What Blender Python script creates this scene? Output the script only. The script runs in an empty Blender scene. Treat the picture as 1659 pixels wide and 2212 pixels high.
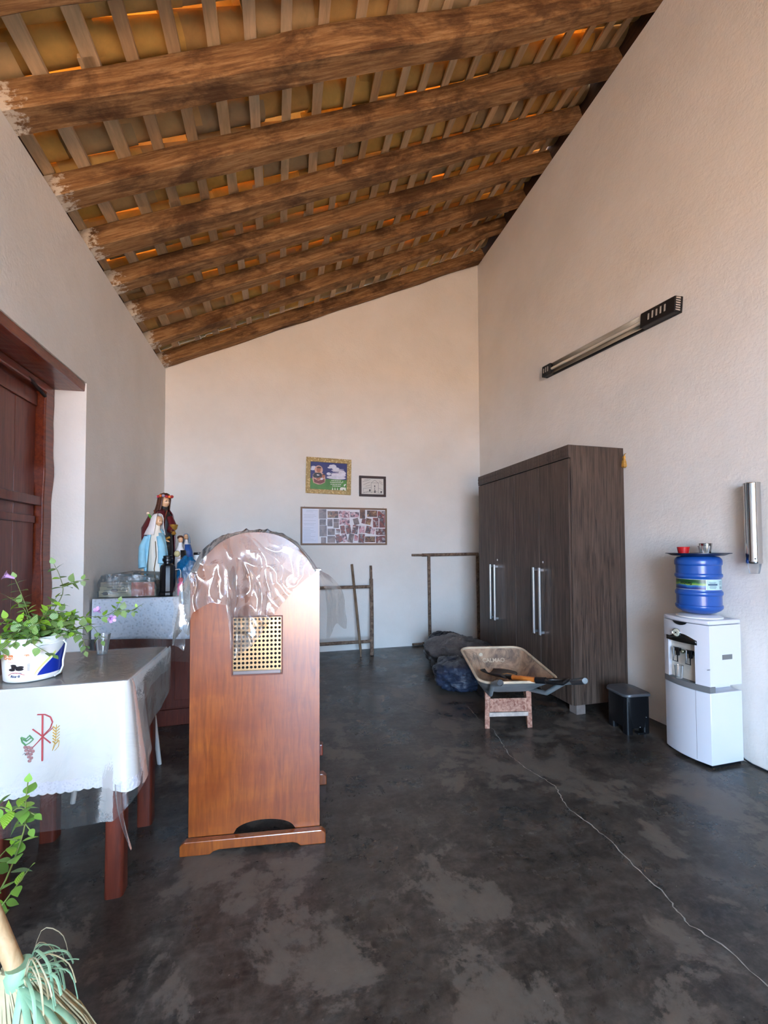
import bpy, math, random
from mathutils import Vector, Matrix, noise, Quaternion
random.seed(7)
R = math.radians
scene = bpy.context.scene
COL = scene.collection

# ------------------------------------------------------------------ camera
F_PX, CX, CY, W_PX, H_PX = 885.7, 832.6, 1160.9, 1659.0, 2212.0
YAW, PITCH, ROLL = R(14.449), R(1.607), R(-0.262)
cam_d = bpy.data.cameras.new('camera')
cam = bpy.data.objects.new('camera', cam_d); COL.objects.link(cam)
fw = Vector((math.sin(YAW) * math.cos(PITCH), math.cos(YAW) * math.cos(PITCH), math.sin(PITCH)))
rt = Vector((math.cos(YAW), -math.sin(YAW), 0))
up = rt.cross(fw)
rt2 = rt * math.cos(ROLL) + up * math.sin(ROLL)
up2 = up * math.cos(ROLL) - rt * math.sin(ROLL)
m = Matrix((rt2, up2, -fw)).transposed().to_4x4()
m.translation = Vector((0, 0, 1.35))
cam.matrix_world = m
cam_d.sensor_fit = 'VERTICAL'; cam_d.sensor_height = 24.0
cam_d.lens = F_PX / H_PX * 24.0
cam_d.shift_x = (W_PX / 2 - CX) / H_PX
cam_d.shift_y = (CY - H_PX / 2) / H_PX
cam_d.clip_start = 0.02
scene.camera = cam

# ------------------------------------------------------------------ light
scene.view_settings.view_transform = 'Standard'
scene.view_settings.look = 'None'
scene.view_settings.gamma = 1.0
scene.view_settings.use_curve_mapping = False
scene.view_settings.exposure = 2.3
world = bpy.data.worlds.new('daylight'); scene.world = world
world.use_nodes = True
bg = world.node_tree.nodes['Background']
bg.inputs[0].default_value = (0.45, 0.68, 1.0, 1)
bg.inputs[1].default_value = 7.6
sun_d = bpy.data.lights.new('sun', 'SUN'); sun_d.energy = 12.0; sun_d.angle = R(0.6)
sun_d.color = (1.0, 0.93, 0.85)
sun = bpy.data.objects.new('sun', sun_d); COL.objects.link(sun)
sun.rotation_euler = (R(20), R(-12), 0)
DOOR_X0, DOOR_X1, DOOR_Z, Y_FRONT = -1.3, 0.9, 2.9, -3.0
por_d = bpy.data.lights.new('doorway_portal', 'AREA'); por_d.shape = 'RECTANGLE'
por_d.size = DOOR_X1 - DOOR_X0; por_d.size_y = DOOR_Z
por_d.cycles.is_portal = True
por = bpy.data.objects.new('doorway_portal', por_d); COL.objects.link(por)
por.location = ((DOOR_X0 + DOOR_X1) / 2, Y_FRONT - 0.05, DOOR_Z / 2)
por.rotation_euler = (R(90), 0, 0)
scene.cycles.diffuse_bounces = 4
scene.cycles.glossy_bounces = 3
scene.cycles.transmission_bounces = 2
scene.cycles.transparent_max_bounces = 10
scene.cycles.max_bounces = 7
scene.cycles.caustics_reflective = False
scene.cycles.caustics_refractive = False
scene.cycles.use_adaptive_sampling = True
scene.cycles.adaptive_threshold = 0.04

# ------------------------------------------------------------------ helpers: tags and objects
def tag(o, label=None, cat=None, group=None, kind=None):
    if label: o['label'] = label
    if cat: o['category'] = cat
    if group: o['group'] = group
    if kind: o['kind'] = kind
    return o

def thing(name, label, cat, loc=(0, 0, 0), rz=0, group=None, kind=None):
    o = bpy.data.objects.new(name, None); COL.objects.link(o)
    o.empty_display_size = 0.1
    o.location = loc; o.rotation_euler = (0, 0, rz)
    return tag(o, label, cat, group, kind)

def copy_obj(o, parent=None):
    c = o.copy(); COL.objects.link(c)
    if parent: c.parent = parent
    return c

class MB:
    def __init__(s): s.v = []; s.f = []; s.mi = []; s.m = 0
    def add(s, vs, fs):
        b = len(s.v); s.v += [tuple(v) for v in vs]
        for f in fs:
            s.f.append([b + i for i in f]); s.mi.append(s.m)
        return s
    def box(s, x0, x1, y0, y1, z0, z1):
        return s.add([(x0,y0,z0),(x1,y0,z0),(x1,y1,z0),(x0,y1,z0),(x0,y0,z1),(x1,y0,z1),(x1,y1,z1),(x0,y1,z1)],
                     [(0,3,2,1),(4,5,6,7),(0,1,5,4),(1,2,6,5),(2,3,7,6),(3,0,4,7)])
    def bar(s, p0, p1, w, h, upv=(0, 0, 1)):
        p0 = Vector(p0); p1 = Vector(p1); t = (p1 - p0).normalized()
        a = t.cross(Vector(upv))
        if a.length < 1e-4: a = t.cross(Vector((1, 0, 0)))
        a.normalize(); b = a.cross(t)
        vs = []
        for p in (p0, p1):
            for sa, sb in ((-1,-1),(1,-1),(1,1),(-1,1)):
                vs.append(p + a * (w / 2 * sa) + b * (h / 2 * sb))
        return s.add(vs, [(0,1,2,3),(7,6,5,4),(0,4,5,1),(1,5,6,2),(2,6,7,3),(3,7,4,0)])
    def tube(s, pts, r, n=8, caps=True, flat=1.0):
        pts = [Vector(p) for p in pts]; N = len(pts)
        rr = r if isinstance(r, (list, tuple)) else [r] * N
        t0 = (pts[1] - pts[0]).normalized()
        a = t0.cross(Vector((0, 0, 1)))
        if a.length < 1e-3: a = t0.cross(Vector((1, 0, 0)))
        a.normalize(); prev = t0; vs = []
        for i, p in enumerate(pts):
            t = (pts[min(i + 1, N - 1)] - pts[max(i - 1, 0)])
            t = t.normalized() if t.length > 1e-9 else prev
            q = prev.rotation_difference(t); a = q @ a; prev = t
            b = t.cross(a)
            for k in range(n):
                an = 2 * math.pi * k / n
                vs.append(p + a * (math.cos(an) * rr[i]) + b * (math.sin(an) * rr[i] * flat))
        fs = []
        for i in range(N - 1):
            for k in range(n):
                k2 = (k + 1) % n
                fs.append((i*n+k, i*n+k2, (i+1)*n+k2, (i+1)*n+k))
        if caps:
            fs.append(tuple(reversed(range(n)))); fs.append(tuple((N-1)*n + k for k in range(n)))
        return s.add(vs, fs)
    def lathe(s, prof, n=24, c=(0, 0, 0), caps=(True, True), pleat=0, amp=0, axis='z'):
        vs = []
        for (r, z) in prof:
            for k in range(n):
                an = 2 * math.pi * k / n
                q = r * (1 + (amp * math.cos(pleat * an) if pleat else 0))
                x, y = q * math.cos(an), q * math.sin(an)
                if axis == 'z': v = (c[0]+x, c[1]+y, c[2]+z)
                elif axis == 'y': v = (c[0]+x, c[1]+z, c[2]+y)
                else: v = (c[0]+z, c[1]+x, c[2]+y)
                vs.append(v)
        fs = []; N = len(prof)
        for i in range(N - 1):
            for k in range(n):
                k2 = (k + 1) % n
                q = (i*n+k, i*n+k2, (i+1)*n+k2, (i+1)*n+k)
                fs.append(q if axis != 'y' else q[::-1])
        if caps[0]: fs.append(tuple(reversed(range(n))))
        if caps[1]: fs.append(tuple((N-1)*n + k for k in range(n)))
        return s.add(vs, fs)
    def stack(s, lev, n=28, pleat=0, amp=0, a0=0, a1=360, caps=True, ph=0):
        # lev: (z, cx, cy, rx, ry [, amp scale])
        closed = (a1 - a0) >= 360
        nn = n if closed else n + 1
        vs = []
        for L in lev:
            z, cx, cy, rx, ry = L[:5]; am = amp * (L[5] if len(L) > 5 else 1)
            for k in range(nn):
                an = R(a0 + (a1 - a0) * k / n)
                q = 1 + (am * math.cos(pleat * an + ph + z * 9) if pleat else 0)
                vs.append((cx + rx * q * math.cos(an), cy + ry * q * math.sin(an), z))
        fs = []; N = len(lev)
        for i in range(N - 1):
            for k in range(n):
                k2 = (k + 1) % nn if closed else k + 1
                fs.append((i*nn+k, i*nn+k2, (i+1)*nn+k2, (i+1)*nn+k))
        if closed and caps:
            fs.append(tuple(reversed(range(nn)))); fs.append(tuple((N-1)*nn + k for k in range(nn)))
        return s.add(vs, fs)
    def sphere(s, c, rx, ry=None, rz=None, nu=14, nv=9):
        ry = ry or rx; rz = rz or rx
        lev = []
        for j in range(1, nv):
            t = -math.pi/2 + math.pi * j / nv
            lev.append((c[2] + rz * math.sin(t), c[0], c[1], rx * math.cos(t), ry * math.cos(t)))
        return s.stack(lev, n=nu)
    def prism(s, poly, fn, t0, t1):
        n = len(poly)
        vs = [fn(a, b, t0) for a, b in poly] + [fn(a, b, t1) for a, b in poly]
        fs = [tuple(reversed(range(n))), tuple(range(n, 2*n))]
        for i in range(n):
            j = (i + 1) % n
            fs.append((i, j, n + j, n + i))
        return s.add(vs, fs)
    def poly(s, pts): return s.add(pts, [tuple(range(len(pts)))])
    def grid(s, fn, nu, nv):
        vs = [fn(i / nu, j / nv) for j in range(nv + 1) for i in range(nu + 1)]
        fs = []
        for j in range(nv):
            for i in range(nu):
                a = j * (nu + 1) + i
                fs.append((a, a + 1, a + nu + 2, a + nu + 1))
        return s.add(vs, fs)
    def mesh(s, name, mats, smooth=None):
        me = bpy.data.meshes.new(name); me.from_pydata(s.v, [], s.f); me.update()
        if not isinstance(mats, (list, tuple)): mats = [mats]
        for mt in mats: me.materials.append(mt)
        if len(mats) > 1: me.polygons.foreach_set('material_index', s.mi)
        import bmesh
        bm = bmesh.new(); bm.from_mesh(me); bmesh.ops.recalc_face_normals(bm, faces=bm.faces); bm.to_mesh(me); bm.free()
        if smooth is not None:
            me.shade_smooth(); me.set_sharp_from_angle(angle=R(smooth))
        return me
    def build(s, name, mats, parent=None, smooth=None, bevel=0, solid=0, sub=0, loc=None, rot=None):
        o = bpy.data.objects.new(name, s.mesh(name, mats, smooth)); COL.objects.link(o)
        if parent: o.parent = parent
        if loc: o.location = loc
        if rot: o.rotation_euler = rot
        if solid:
            md = o.modifiers.new('thickness', 'SOLIDIFY'); md.thickness = solid; md.offset = 0
        if bevel:
            md = o.modifiers.new('bevel', 'BEVEL'); md.width = bevel; md.segments = 2; md.limit_method = 'ANGLE'
        if sub:
            md = o.modifiers.new('subdivide', 'SUBSURF'); md.levels = sub; md.render_levels = sub
        return o

def text_mesh(body, size, mats, name, parent, fn, extrude=0.0, italic=0.0, bold=0.0):
    c = bpy.data.curves.new('lettering', 'FONT'); c.body = body; c.size = size
    c.align_x = 'CENTER'; c.align_y = 'CENTER'; c.shear = italic; c.offset = bold; c.extrude = extrude
    t = bpy.data.objects.new('lettering', c); COL.objects.link(t)
    dg = bpy.context.evaluated_depsgraph_get(); dg.update()
    me = bpy.data.meshes.new_from_object(t.evaluated_get(dg))
    bpy.data.objects.remove(t)
    for v in me.vertices: v.co = Vector(fn(v.co.x, v.co.y, v.co.z))
    me.materials.clear(); me.materials.append(mats); me.name = name
    o = bpy.data.objects.new(name, me); COL.objects.link(o); o.parent = parent
    return o

# ------------------------------------------------------------------ helpers: materials
def srgb(r, g, b):
    f = lambda c: (c/255/12.92) if c/255 <= 0.04045 else ((c/255 + 0.055)/1.055) ** 2.4
    return (f(r), f(g), f(b), 1)

class NT:
    def __init__(s, name):
        s.mat = bpy.data.materials.new(name); s.mat.use_nodes = True
        s.t = s.mat.node_tree; s.n = s.t.nodes; s.bsdf = s.n['Principled BSDF']
    def node(s, typ, **kw):
        nd = s.n.new(typ)
        for k, v in kw.items():
            if k.startswith('i_'):
                key = k[2:]; key = int(key) if key.isdigit() else key.replace('_', ' ')
                nd.inputs[key].default_value = v
            else: setattr(nd, k, v)
        return nd
    def link(s, a, b): s.t.links.new(a, b)
    def coord(s, scale=(1, 1, 1), kind='Object', rot=(0, 0, 0), rand=False):
        tc = s.node('ShaderNodeTexCoord'); mp = s.node('ShaderNodeMapping')
        mp.inputs['Scale'].default_value = scale; mp.inputs['Rotation'].default_value = rot
        s.link(tc.outputs[kind], mp.inputs['Vector'])
        if rand:
            oi = s.node('ShaderNodeObjectInfo'); mu = s.node('ShaderNodeMath', operation='MULTIPLY'); mu.inputs[1].default_value = 37.0
            s.link(oi.outputs['Random'], mu.inputs[0]); s.link(mu.outputs[0], mp.inputs['Location'])
        return mp.outputs[0]
    def noise(s, vec, scale=5, detail=4, rough=0.55, dist=0.0):
        nd = s.node('ShaderNodeTexNoise'); nd.inputs['Scale'].default_value = scale
        nd.inputs['Detail'].default_value = detail; nd.inputs['Roughness'].default_value = rough
        nd.inputs['Distortion'].default_value = dist
        s.link(vec, nd.inputs['Vector']); return nd.outputs['Fac']
    def ramp(s, fac, stops):
        nd = s.node('ShaderNodeValToRGB'); el = nd.color_ramp.elements
        while len(el) < len(stops): el.new(0.5)
        for e, (p, c) in zip(el, stops): e.position = p; e.color = c
        s.link(fac, nd.inputs[0]); return nd.outputs[0]
    def mix(s, fac, a, b, blend='MIX'):
        nd = s.node('ShaderNodeMix', data_type='RGBA', blend_type=blend)
        for sock, val in ((nd.inputs[0], fac), (nd.inputs[6], a), (nd.inputs[7], b)):
            if hasattr(val, 'is_linked'): s.link(val, sock)
            else: sock.default_value = val
        return nd.outputs[2]
    def bump(s, h, strength=0.3, dist=0.01):
        nd = s.node('ShaderNodeBump'); nd.inputs['Strength'].default_value = strength; nd.inputs['Distance'].default_value = dist
        s.link(h, nd.inputs['Height']); s.link(nd.outputs[0], s.bsdf.inputs['Normal'])
    def set(s, **kw):
        for k, v in kw.items():
            sock = s.bsdf.inputs[k.replace('_', ' ')]
            if hasattr(v, 'is_linked'): s.link(v, sock)
            else: sock.default_value = v
        return s

def plain(name, rgb, rough=0.5, metal=0.0, spec=0.5, coat=0.0, var=0.0, vscale=12, bump=0.0, bscale=60, bdist=0.002, stretch=(1, 1, 1)):
    t = NT(name); c = srgb(*rgb)
    t.set(Roughness=rough, Metallic=metal, Specular_IOR_Level=spec, Coat_Weight=coat)
    if var or bump: vec = t.coord(stretch)
    if var:
        lo = tuple(max(0, x * (1 - var)) for x in c[:3]) + (1,); hi = tuple(min(1, x * (1 + var)) for x in c[:3]) + (1,)
        t.set(Base_Color=t.ramp(t.noise(vec, vscale, 5), [(0.3, lo), (0.7, hi)]))
    else: t.set(Base_Color=c)
    if bump: t.bump(t.noise(vec, bscale, 4), bump, bdist)
    return t.mat

def wood(name, dark, light, scale=6, stretch=(1, 1, 12), rough=0.5, coat=0.0, bump=0.15, spec=0.4, rand=False, p=(0.3, 0.7), bdist=0.003):
    t = NT(name); vec = t.coord(stretch, rand=rand)
    n = t.noise(vec, scale, 8, 0.65, 0.6)
    t.set(Base_Color=t.ramp(n, [(p[0], srgb(*dark)), (p[1], srgb(*light))]), Roughness=rough, Coat_Weight=coat, Specular_IOR_Level=spec)
    if bump: t.bump(n, bump, bdist)
    return t.mat

def plaster():
    t = NT('whitewashed_plaster'); vec = t.coord()
    a = t.noise(vec, 1.3, 5, 0.6); b = t.noise(vec, 9, 6, 0.6); c = t.noise(vec, 55, 3, 0.6)
    col = t.mix(t.ramp(a, [(0.35, (0, 0, 0, 1)), (0.7, (1, 1, 1, 1))]), srgb(229, 223, 214), srgb(238, 233, 226))
    t.set(Base_Color=col, Roughness=0.88, Specular_IOR_Level=0.15)
    sm = t.node('ShaderNodeMath', operation='MULTIPLY'); sm.inputs[1].default_value = 2.2; t.link(b, sm.inputs[0])
    ad = t.node('ShaderNodeMath', operation='ADD'); t.link(sm.outputs[0], ad.inputs[0]); t.link(c, ad.inputs[1])
    t.bump(ad.outputs[0], 0.32, 0.008)
    return t.mat

def floor_mat():
    t = NT('burnished_cement'); vec = t.coord()
    big = t.noise(vec, 0.9, 3, 0.55, 0.2); mid = t.noise(vec, 2.1, 12, 0.70, 0.25); mid2 = t.noise(vec, 5.5, 12, 0.72, 0.2); fine = t.noise(vec, 34, 8, 0.75, 0.2)
    st = t.noise(t.coord((1.0, 4.0, 1), rot=(0, 0, R(35))), 4.5, 10, 0.72, 0.3)
    base = t.ramp(mid2, [(0.34, srgb(30, 26, 23)), (0.52, srgb(55, 48, 42)), (0.68, srgb(82, 73, 65))])
    # worn pale patches with ragged edges, denser where traffic wore the polish away
    pm_ = t.node('ShaderNodeMath', operation='MULTIPLY_ADD'); t.link(big, pm_.inputs[0]); pm_.inputs[1].default_value = 0.45; t.link(mid, pm_.inputs[2])
    c1 = t.mix(t.ramp(pm_.outputs[0], [(0.755, (0, 0, 0, 1)), (0.785, (0.65, 0.65, 0.65, 1)), (0.92, (1, 1, 1, 1))]), base, srgb(100, 90, 80))
    c2 = t.mix(t.ramp(st, [(0.50, (0, 0, 0, 1)), (0.70, (0.5, 0.5, 0.5, 1))]), c1, srgb(90, 83, 77))
    c3 = t.mix(t.ramp(fine, [(0.45, (0, 0, 0, 1)), (0.75, (0.45, 0.45, 0.45, 1))]), c2, srgb(96, 90, 83))
    c4 = t.mix(t.ramp(t.noise(vec, 70, 2, 0.5), [(0.76, (0, 0, 0, 1)), (0.79, (0.6, 0.6, 0.6, 1))]), c3, srgb(160, 154, 146))
    t.set(Base_Color=c4, Roughness=t.ramp(mid, [(0.40, (0.24, 0.24, 0.24, 1)), (0.6, (0.44, 0.44, 0.44, 1))]), Specular_IOR_Level=0.42)
    t.bump(fine, 0.12, 0.002)
    return t.mat

def rafter_mat():
    t = NT('old_rafter_timber'); vec = t.coord((0.8, 13, 13), rand=True); v2 = t.coord((1, 2, 2), rand=True)
    n = t.noise(vec, 3.4, 12, 0.78, 0.25); b = t.noise(v2, 2.2, 6, 0.68, 0.3)
    c = t.ramp(n, [(0.30, srgb(84, 54, 32)), (0.48, srgb(132, 96, 60)), (0.66, srgb(178, 140, 98))])
    c = t.mix(t.ramp(b, [(0.47, (0, 0, 0, 1)), (0.61, (0.75, 0.75, 0.75, 1))]), c, srgb(62, 36, 21))
    # splashes of whitewash at the wall end of the beam
    tc = t.node('ShaderNodeTexCoord'); sx = t.node('ShaderNodeSeparateXYZ'); t.link(tc.outputs['Object'], sx.inputs[0])
    mr = t.node('ShaderNodeMapRange'); mr.inputs[1].default_value = 0.08; mr.inputs[2].default_value = 0.34; mr.inputs[3].default_value = 0.24; mr.inputs[4].default_value = -0.35
    t.link(sx.outputs[0], mr.inputs[0])
    sp = t.noise(t.coord((4, 6, 6), rand=True), 6, 6, 0.7)
    ad = t.node('ShaderNodeMath', operation='ADD'); t.link(mr.outputs[0], ad.inputs[0]); t.link(sp, ad.inputs[1])
    c = t.mix(t.ramp(ad.outputs[0], [(0.60, (0, 0, 0, 1)), (0.72, (0.85, 0.85, 0.85, 1))]), c, srgb(214, 206, 192))
    t.set(Base_Color=c, Roughness=0.8, Specular_IOR_Level=0.25)
    t.bump(n, 0.35, 0.008)
    return t.mat

def per_object(name, cols, rough=0.8, nscale=8, spec=0.2, bump=0.3, stretch=(1, 1, 1), mixamt=0.5, tint=None):
    t = NT(name); oi = t.node('ShaderNodeObjectInfo')
    c = t.ramp(oi.outputs['Random'], [(i / max(1, len(cols) - 1), srgb(*q)) for i, q in enumerate(cols)])
    vec = t.coord(stretch, rand=True); n = t.noise(vec, nscale, 6, 0.65, 0.4)
    d = t.mix(mixamt, c, t.ramp(n, [(0.3, srgb(*(tint or (90, 62, 38)))), (0.7, (1, 1, 1, 1))]), 'MULTIPLY')
    t.set(Base_Color=d, Roughness=rough, Specular_IOR_Level=spec)
    if bump: t.bump(n, bump, 0.004)
    return t.mat

def clear_film(name, tint=(1, 1, 1), body=0.10, rough=0.08, bscale=14, bstr=0.6, bdist=0.02, gain=1.0, stretch=(1, 1, 1), gmix=0.72):
    t = NT(name); vec = t.coord(stretch)
    n = t.noise(vec, bscale, 5, 0.6, 0.8)
    t.set(Base_Color=(tint[0], tint[1], tint[2], 1), Roughness=rough, Specular_IOR_Level=0.8)
    t.bump(n, bstr, bdist)
    tr = t.node('ShaderNodeBsdfTransparent'); tr.inputs[0].default_value = (tint[0] * 0.22 + 0.75, tint[1] * 0.22 + 0.75, tint[2] * 0.22 + 0.74, 1)
    fr = t.node('ShaderNodeFresnel'); fr.inputs[0].default_value = 1.38
    bn = [x for x in t.n if x.bl_idname == 'ShaderNodeBump'][0]
    t.link(bn.outputs[0], fr.inputs['Normal'])
    ma = t.node('ShaderNodeMath', operation='MULTIPLY_ADD', use_clamp=True)
    t.link(fr.outputs[0], ma.inputs[0]); ma.inputs[1].default_value = gain; ma.inputs[2].default_value = body
    gl = t.node('ShaderNodeBsdfGlossy'); gl.inputs['Roughness'].default_value = rough; t.link(bn.outputs[0], gl.inputs['Normal'])
    m1 = t.node('ShaderNodeMixShader'); m1.inputs[0].default_value = gmix; t.link(t.bsdf.outputs[0], m1.inputs[1]); t.link(gl.outputs[0], m1.inputs[2])
    mx = t.node('ShaderNodeMixShader'); t.link(ma.outputs[0], mx.inputs[0]); t.link(tr.outputs[0], mx.inputs[1]); t.link(m1.outputs[0], mx.inputs[2])
    t.link(mx.outputs[0], t.n['Material Output'].inputs[0])
    return t.mat

def lace_mat(name, rgb, scale=60, strength=0.6, lo=0.86):
    t = NT(name); vec = t.coord()
    vo = t.node('ShaderNodeTexVoronoi'); vo.inputs['Scale'].default_value = scale; t.link(vec, vo.inputs['Vector'])
    c = srgb(*rgb); d = tuple(x * lo for x in c[:3]) + (1,)
    t.set(Base_Color=t.ramp(vo.outputs['Distance'], [(0.15, d), (0.4, c)]), Roughness=0.85, Specular_IOR_Level=0.2)
    t.bump(vo.outputs['Distance'], strength, 0.004)
    return t.mat

PL = plaster()
M_floor = floor_mat(); M_raft = rafter_mat()
M_slat = per_object('lath_wood', [(226, 190, 142), (238, 206, 162), (212, 172, 124), (242, 214, 174)], nscale=4, stretch=(8, 1, 8), bump=0.4, mixamt=0.35)
M_tile = per_object('clay_tile', [(238, 192, 112), (242, 188, 94), (200, 172, 130), (244, 200, 112), (226, 174, 104), (232, 196, 140)], nscale=5, bump=0.35, mixamt=0.35, tint=(126, 94, 62))
M_doorw = wood('oxblood_painted_wood', (88, 36, 24), (124, 58, 38), scale=5, stretch=(10, 10, 0.8), rough=0.38, bump=0.2, coat=0.15)
M_lint = wood('oxblood_lintel', (84, 30, 14), (134, 58, 28), scale=5, stretch=(10, 1, 10), rough=0.28, bump=0.25, coat=0.3)
M_redwood = wood('red_brown_table_wood', (74, 30, 20), (110, 48, 32), scale=5, stretch=(9, 9, 0.9), rough=0.35, bump=0.08, coat=0.2)
M_panel = None
M_ward = wood('dark_walnut_laminate', (42, 31, 26), (98, 80, 68), scale=6, stretch=(11, 11, 0.45), rough=0.42, bump=0.05, spec=0.4, p=(0.32, 0.68))
M_black = plain('black_plastic', (16, 16, 18), 0.32)
M_dkgrey = plain('dark_grey_plastic', (58, 58, 60), 0.4)
M_white = plain('white_enamel', (212, 214, 220), 0.3)
M_whitepl = plain('white_plastic', (236, 236, 232), 0.4)
M_steel = plain('brushed_steel', (190, 182, 168), 0.32, 0.85, var=0.08, vscale=30, stretch=(1, 1, 0.1))
M_chrome = plain('chrome', (200, 200, 198), 0.14, 1.0)
M_alu = plain('aluminium', (205, 205, 205), 0.32, 0.9)
M_blue = plain('blue_bottle_plastic', (30, 80, 160), 0.28, coat=0.2)
M_navy = plain('navy_tray', (18, 26, 48), 0.35)
M_red = plain('red_cup', (200, 30, 32), 0.35)
M_cloth = plain('white_cotton', (218, 219, 218), 0.85, bump=0.25, bscale=240, bdist=0.001, spec=0.15)
M_lace = lace_mat('white_lace', (226, 230, 240), 48, 0.9, 0.74)
M_lace2 = lace_mat('eyelet_hem', (222, 222, 232), 110, 0.5)
M_film = clear_film('crinkled_clear_sheet', (0.92, 0.88, 0.84), body=0.19, rough=0.06, bscale=8, bstr=0.22, bdist=0.02, gain=1.2, gmix=0.80)
M_film2 = clear_film('clear_table_sheet', (0.85, 0.80, 0.74), body=0.07, rough=0.14, bscale=7, bstr=0.25, bdist=0.02, gain=0.8)
M_film3 = clear_film('smoky_bag_film', (0.30, 0.29, 0.27), body=0.34, rough=0.22, bscale=16, bstr=0.5, bdist=0.02, gain=0.5, gmix=0.15)
M_clearcup = clear_film('clear_cup', (0.95, 0.95, 0.95), body=0.07, rough=0.05, bscale=2, bstr=0.02, bdist=0.01, gain=0.8, gmix=0.5)

# ------------------------------------------------------------------ the place: shell
XL, XR, YB, ZL, ZR = -1.3586, 2.8485, 5.4686, 3.562, 5.564
SL = (ZR - ZL) / (XR - XL)
zb = lambda x: ZL + SL * (x - XL)
AL = math.atan(SL)

def struct(o): return tag(o, kind='structure')

fl = MB(); fl.box(XL - 0.4, XR + 0.25, Y_FRONT - 0.25, YB + 0.25, -0.12, 0.0)
floor = struct(fl.build('floor', M_floor))
# the long crack in the cement, filled pale
crack = [(1.56, 3.25), (1.53, 3.0), (1.547, 2.806), (1.50, 2.62), (1.458, 2.437), (1.462, 2.33), (1.474, 2.23), (1.50, 2.13), (1.513, 2.044), (1.48, 1.95), (1.45, 1.868), (1.468, 1.74), (1.477, 1.631), (1.462, 1.462), (1.457, 1.307), (1.43, 1.24), (1.421, 1.185), (1.461, 1.104), (1.458, 0.967), (1.49, 0.80), (1.46, 0.6)]
def ribbon(pts, w, z, jit=0.0):
    mb = MB(); P = []
    for a, b in zip(pts[:-1], pts[1:]):
        for k in range(6):
            t = k / 6; P.append((a[0] + (b[0]-a[0])*t + random.uniform(-jit, jit), a[1] + (b[1]-a[1])*t))
    P.append(pts[-1]); n = len(P); vs = []
    for i, p in enumerate(P):
        ww = w * (0.5 + random.random())
        q0 = P[max(0, i-1)]; q1 = P[min(n-1, i+1)]; dx, dy = q1[0]-q0[0], q1[1]-q0[1]; L = math.hypot(dx, dy) or 1
        vs += [(p[0] - dy/L*ww, p[1] + dx/L*ww, z), (p[0] + dy/L*ww, p[1] - dx/L*ww, z)]
    mb.add(vs, [(2*i, 2*i+1, 2*i+3, 2*i+2) for i in range(n-1)]); return mb
M_crack = plain('pale_crack_filler', (150, 144, 134), 0.9, var=0.3, vscale=40)
ribbon(crack, 0.0022, 0.0015, 0.006).build('crack', M_crack, floor)
ribbon([(1.05, 3.45), (1.2, 3.2), (1.38, 3.02), (1.52, 2.9)], 0.0012, 0.0014, 0.006).build('crack', M_crack, floor)
gr = MB(); gr.box(-14, 14, -30, Y_FRONT - 0.25, -0.2, -0.12)
M_ground = plain('sunlit_sandy_ground', (204, 158, 122), 0.95, var=0.15, vscale=1.2)
tag(gr.build('ground', M_ground), kind='structure')

# back wall with sloping head
def sloped(mb, y0, y1, x0, x1, extra=0.0, z0=0.0):
    mb.prism([(x0, z0), (x1, z0), (x1, zb(x1) + extra), (x0, zb(x0) + extra)], lambda a, b, t: (a, t, b), y0, y1)
wb = MB(); sloped(wb, YB, YB + 0.22, XL - 0.25, XR + 0.2, 0.145)
struct(wb.build('wall_back', PL))
# right wall: high wall, roof leans on it
wr = MB(); wr.box(XR, XR + 0.25, Y_FRONT - 0.25, YB + 0.22, 0, ZR + 0.0)
struct(wr.build('wall_right', PL))
# left wall with the door recess
DY0, DY1, DZ = 1.92, 3.385, 2.50
XO = XL - 0.36
wl = MB()
wl.box(XO, XL, Y_FRONT - 0.25, DY0, 0, ZL - 0.005)
wl.box(XO, XL, DY1, YB + 0.22, 0, ZL - 0.005)
wl.box(XO, XL, DY0, DY1, DZ + 0.06, ZL - 0.005)
struct(wl.build('wall_left', PL))
# front wall behind the camera with the open doorway
wf = MB()
wf.box(XL - 0.36, DOOR_X0, Y_FRONT - 0.25, Y_FRONT, 0, DOOR_Z)
wf.box(DOOR_X1, XR, Y_FRONT - 0.25, Y_FRONT, 0, DOOR_Z)
sloped(wf, Y_FRONT - 0.25, Y_FRONT, XL - 0.36, XR, 0.145, DOOR_Z)
struct(wf.build('wall_front', PL))
# wall plates that close the eaves, set back from the wall faces
M_plate = wood('dark_wall_plate', (44, 26, 14), (84, 54, 30), scale=4, stretch=(9, 1, 9), rough=0.85, bump=0.4)
tp = MB(); tp.box(XO, XL - 0.07, Y_FRONT - 0.2, YB + 0.15, ZL - 0.005, ZL + 0.14)
struct(tp.build('trim_1', M_plate))
tp = MB(); tp.box(XR + 0.05, XR + 0.25, Y_FRONT - 0.2, YB + 0.15, ZR, ZR + 0.32)
struct(tp.build('trim_2', M_plate))

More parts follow.
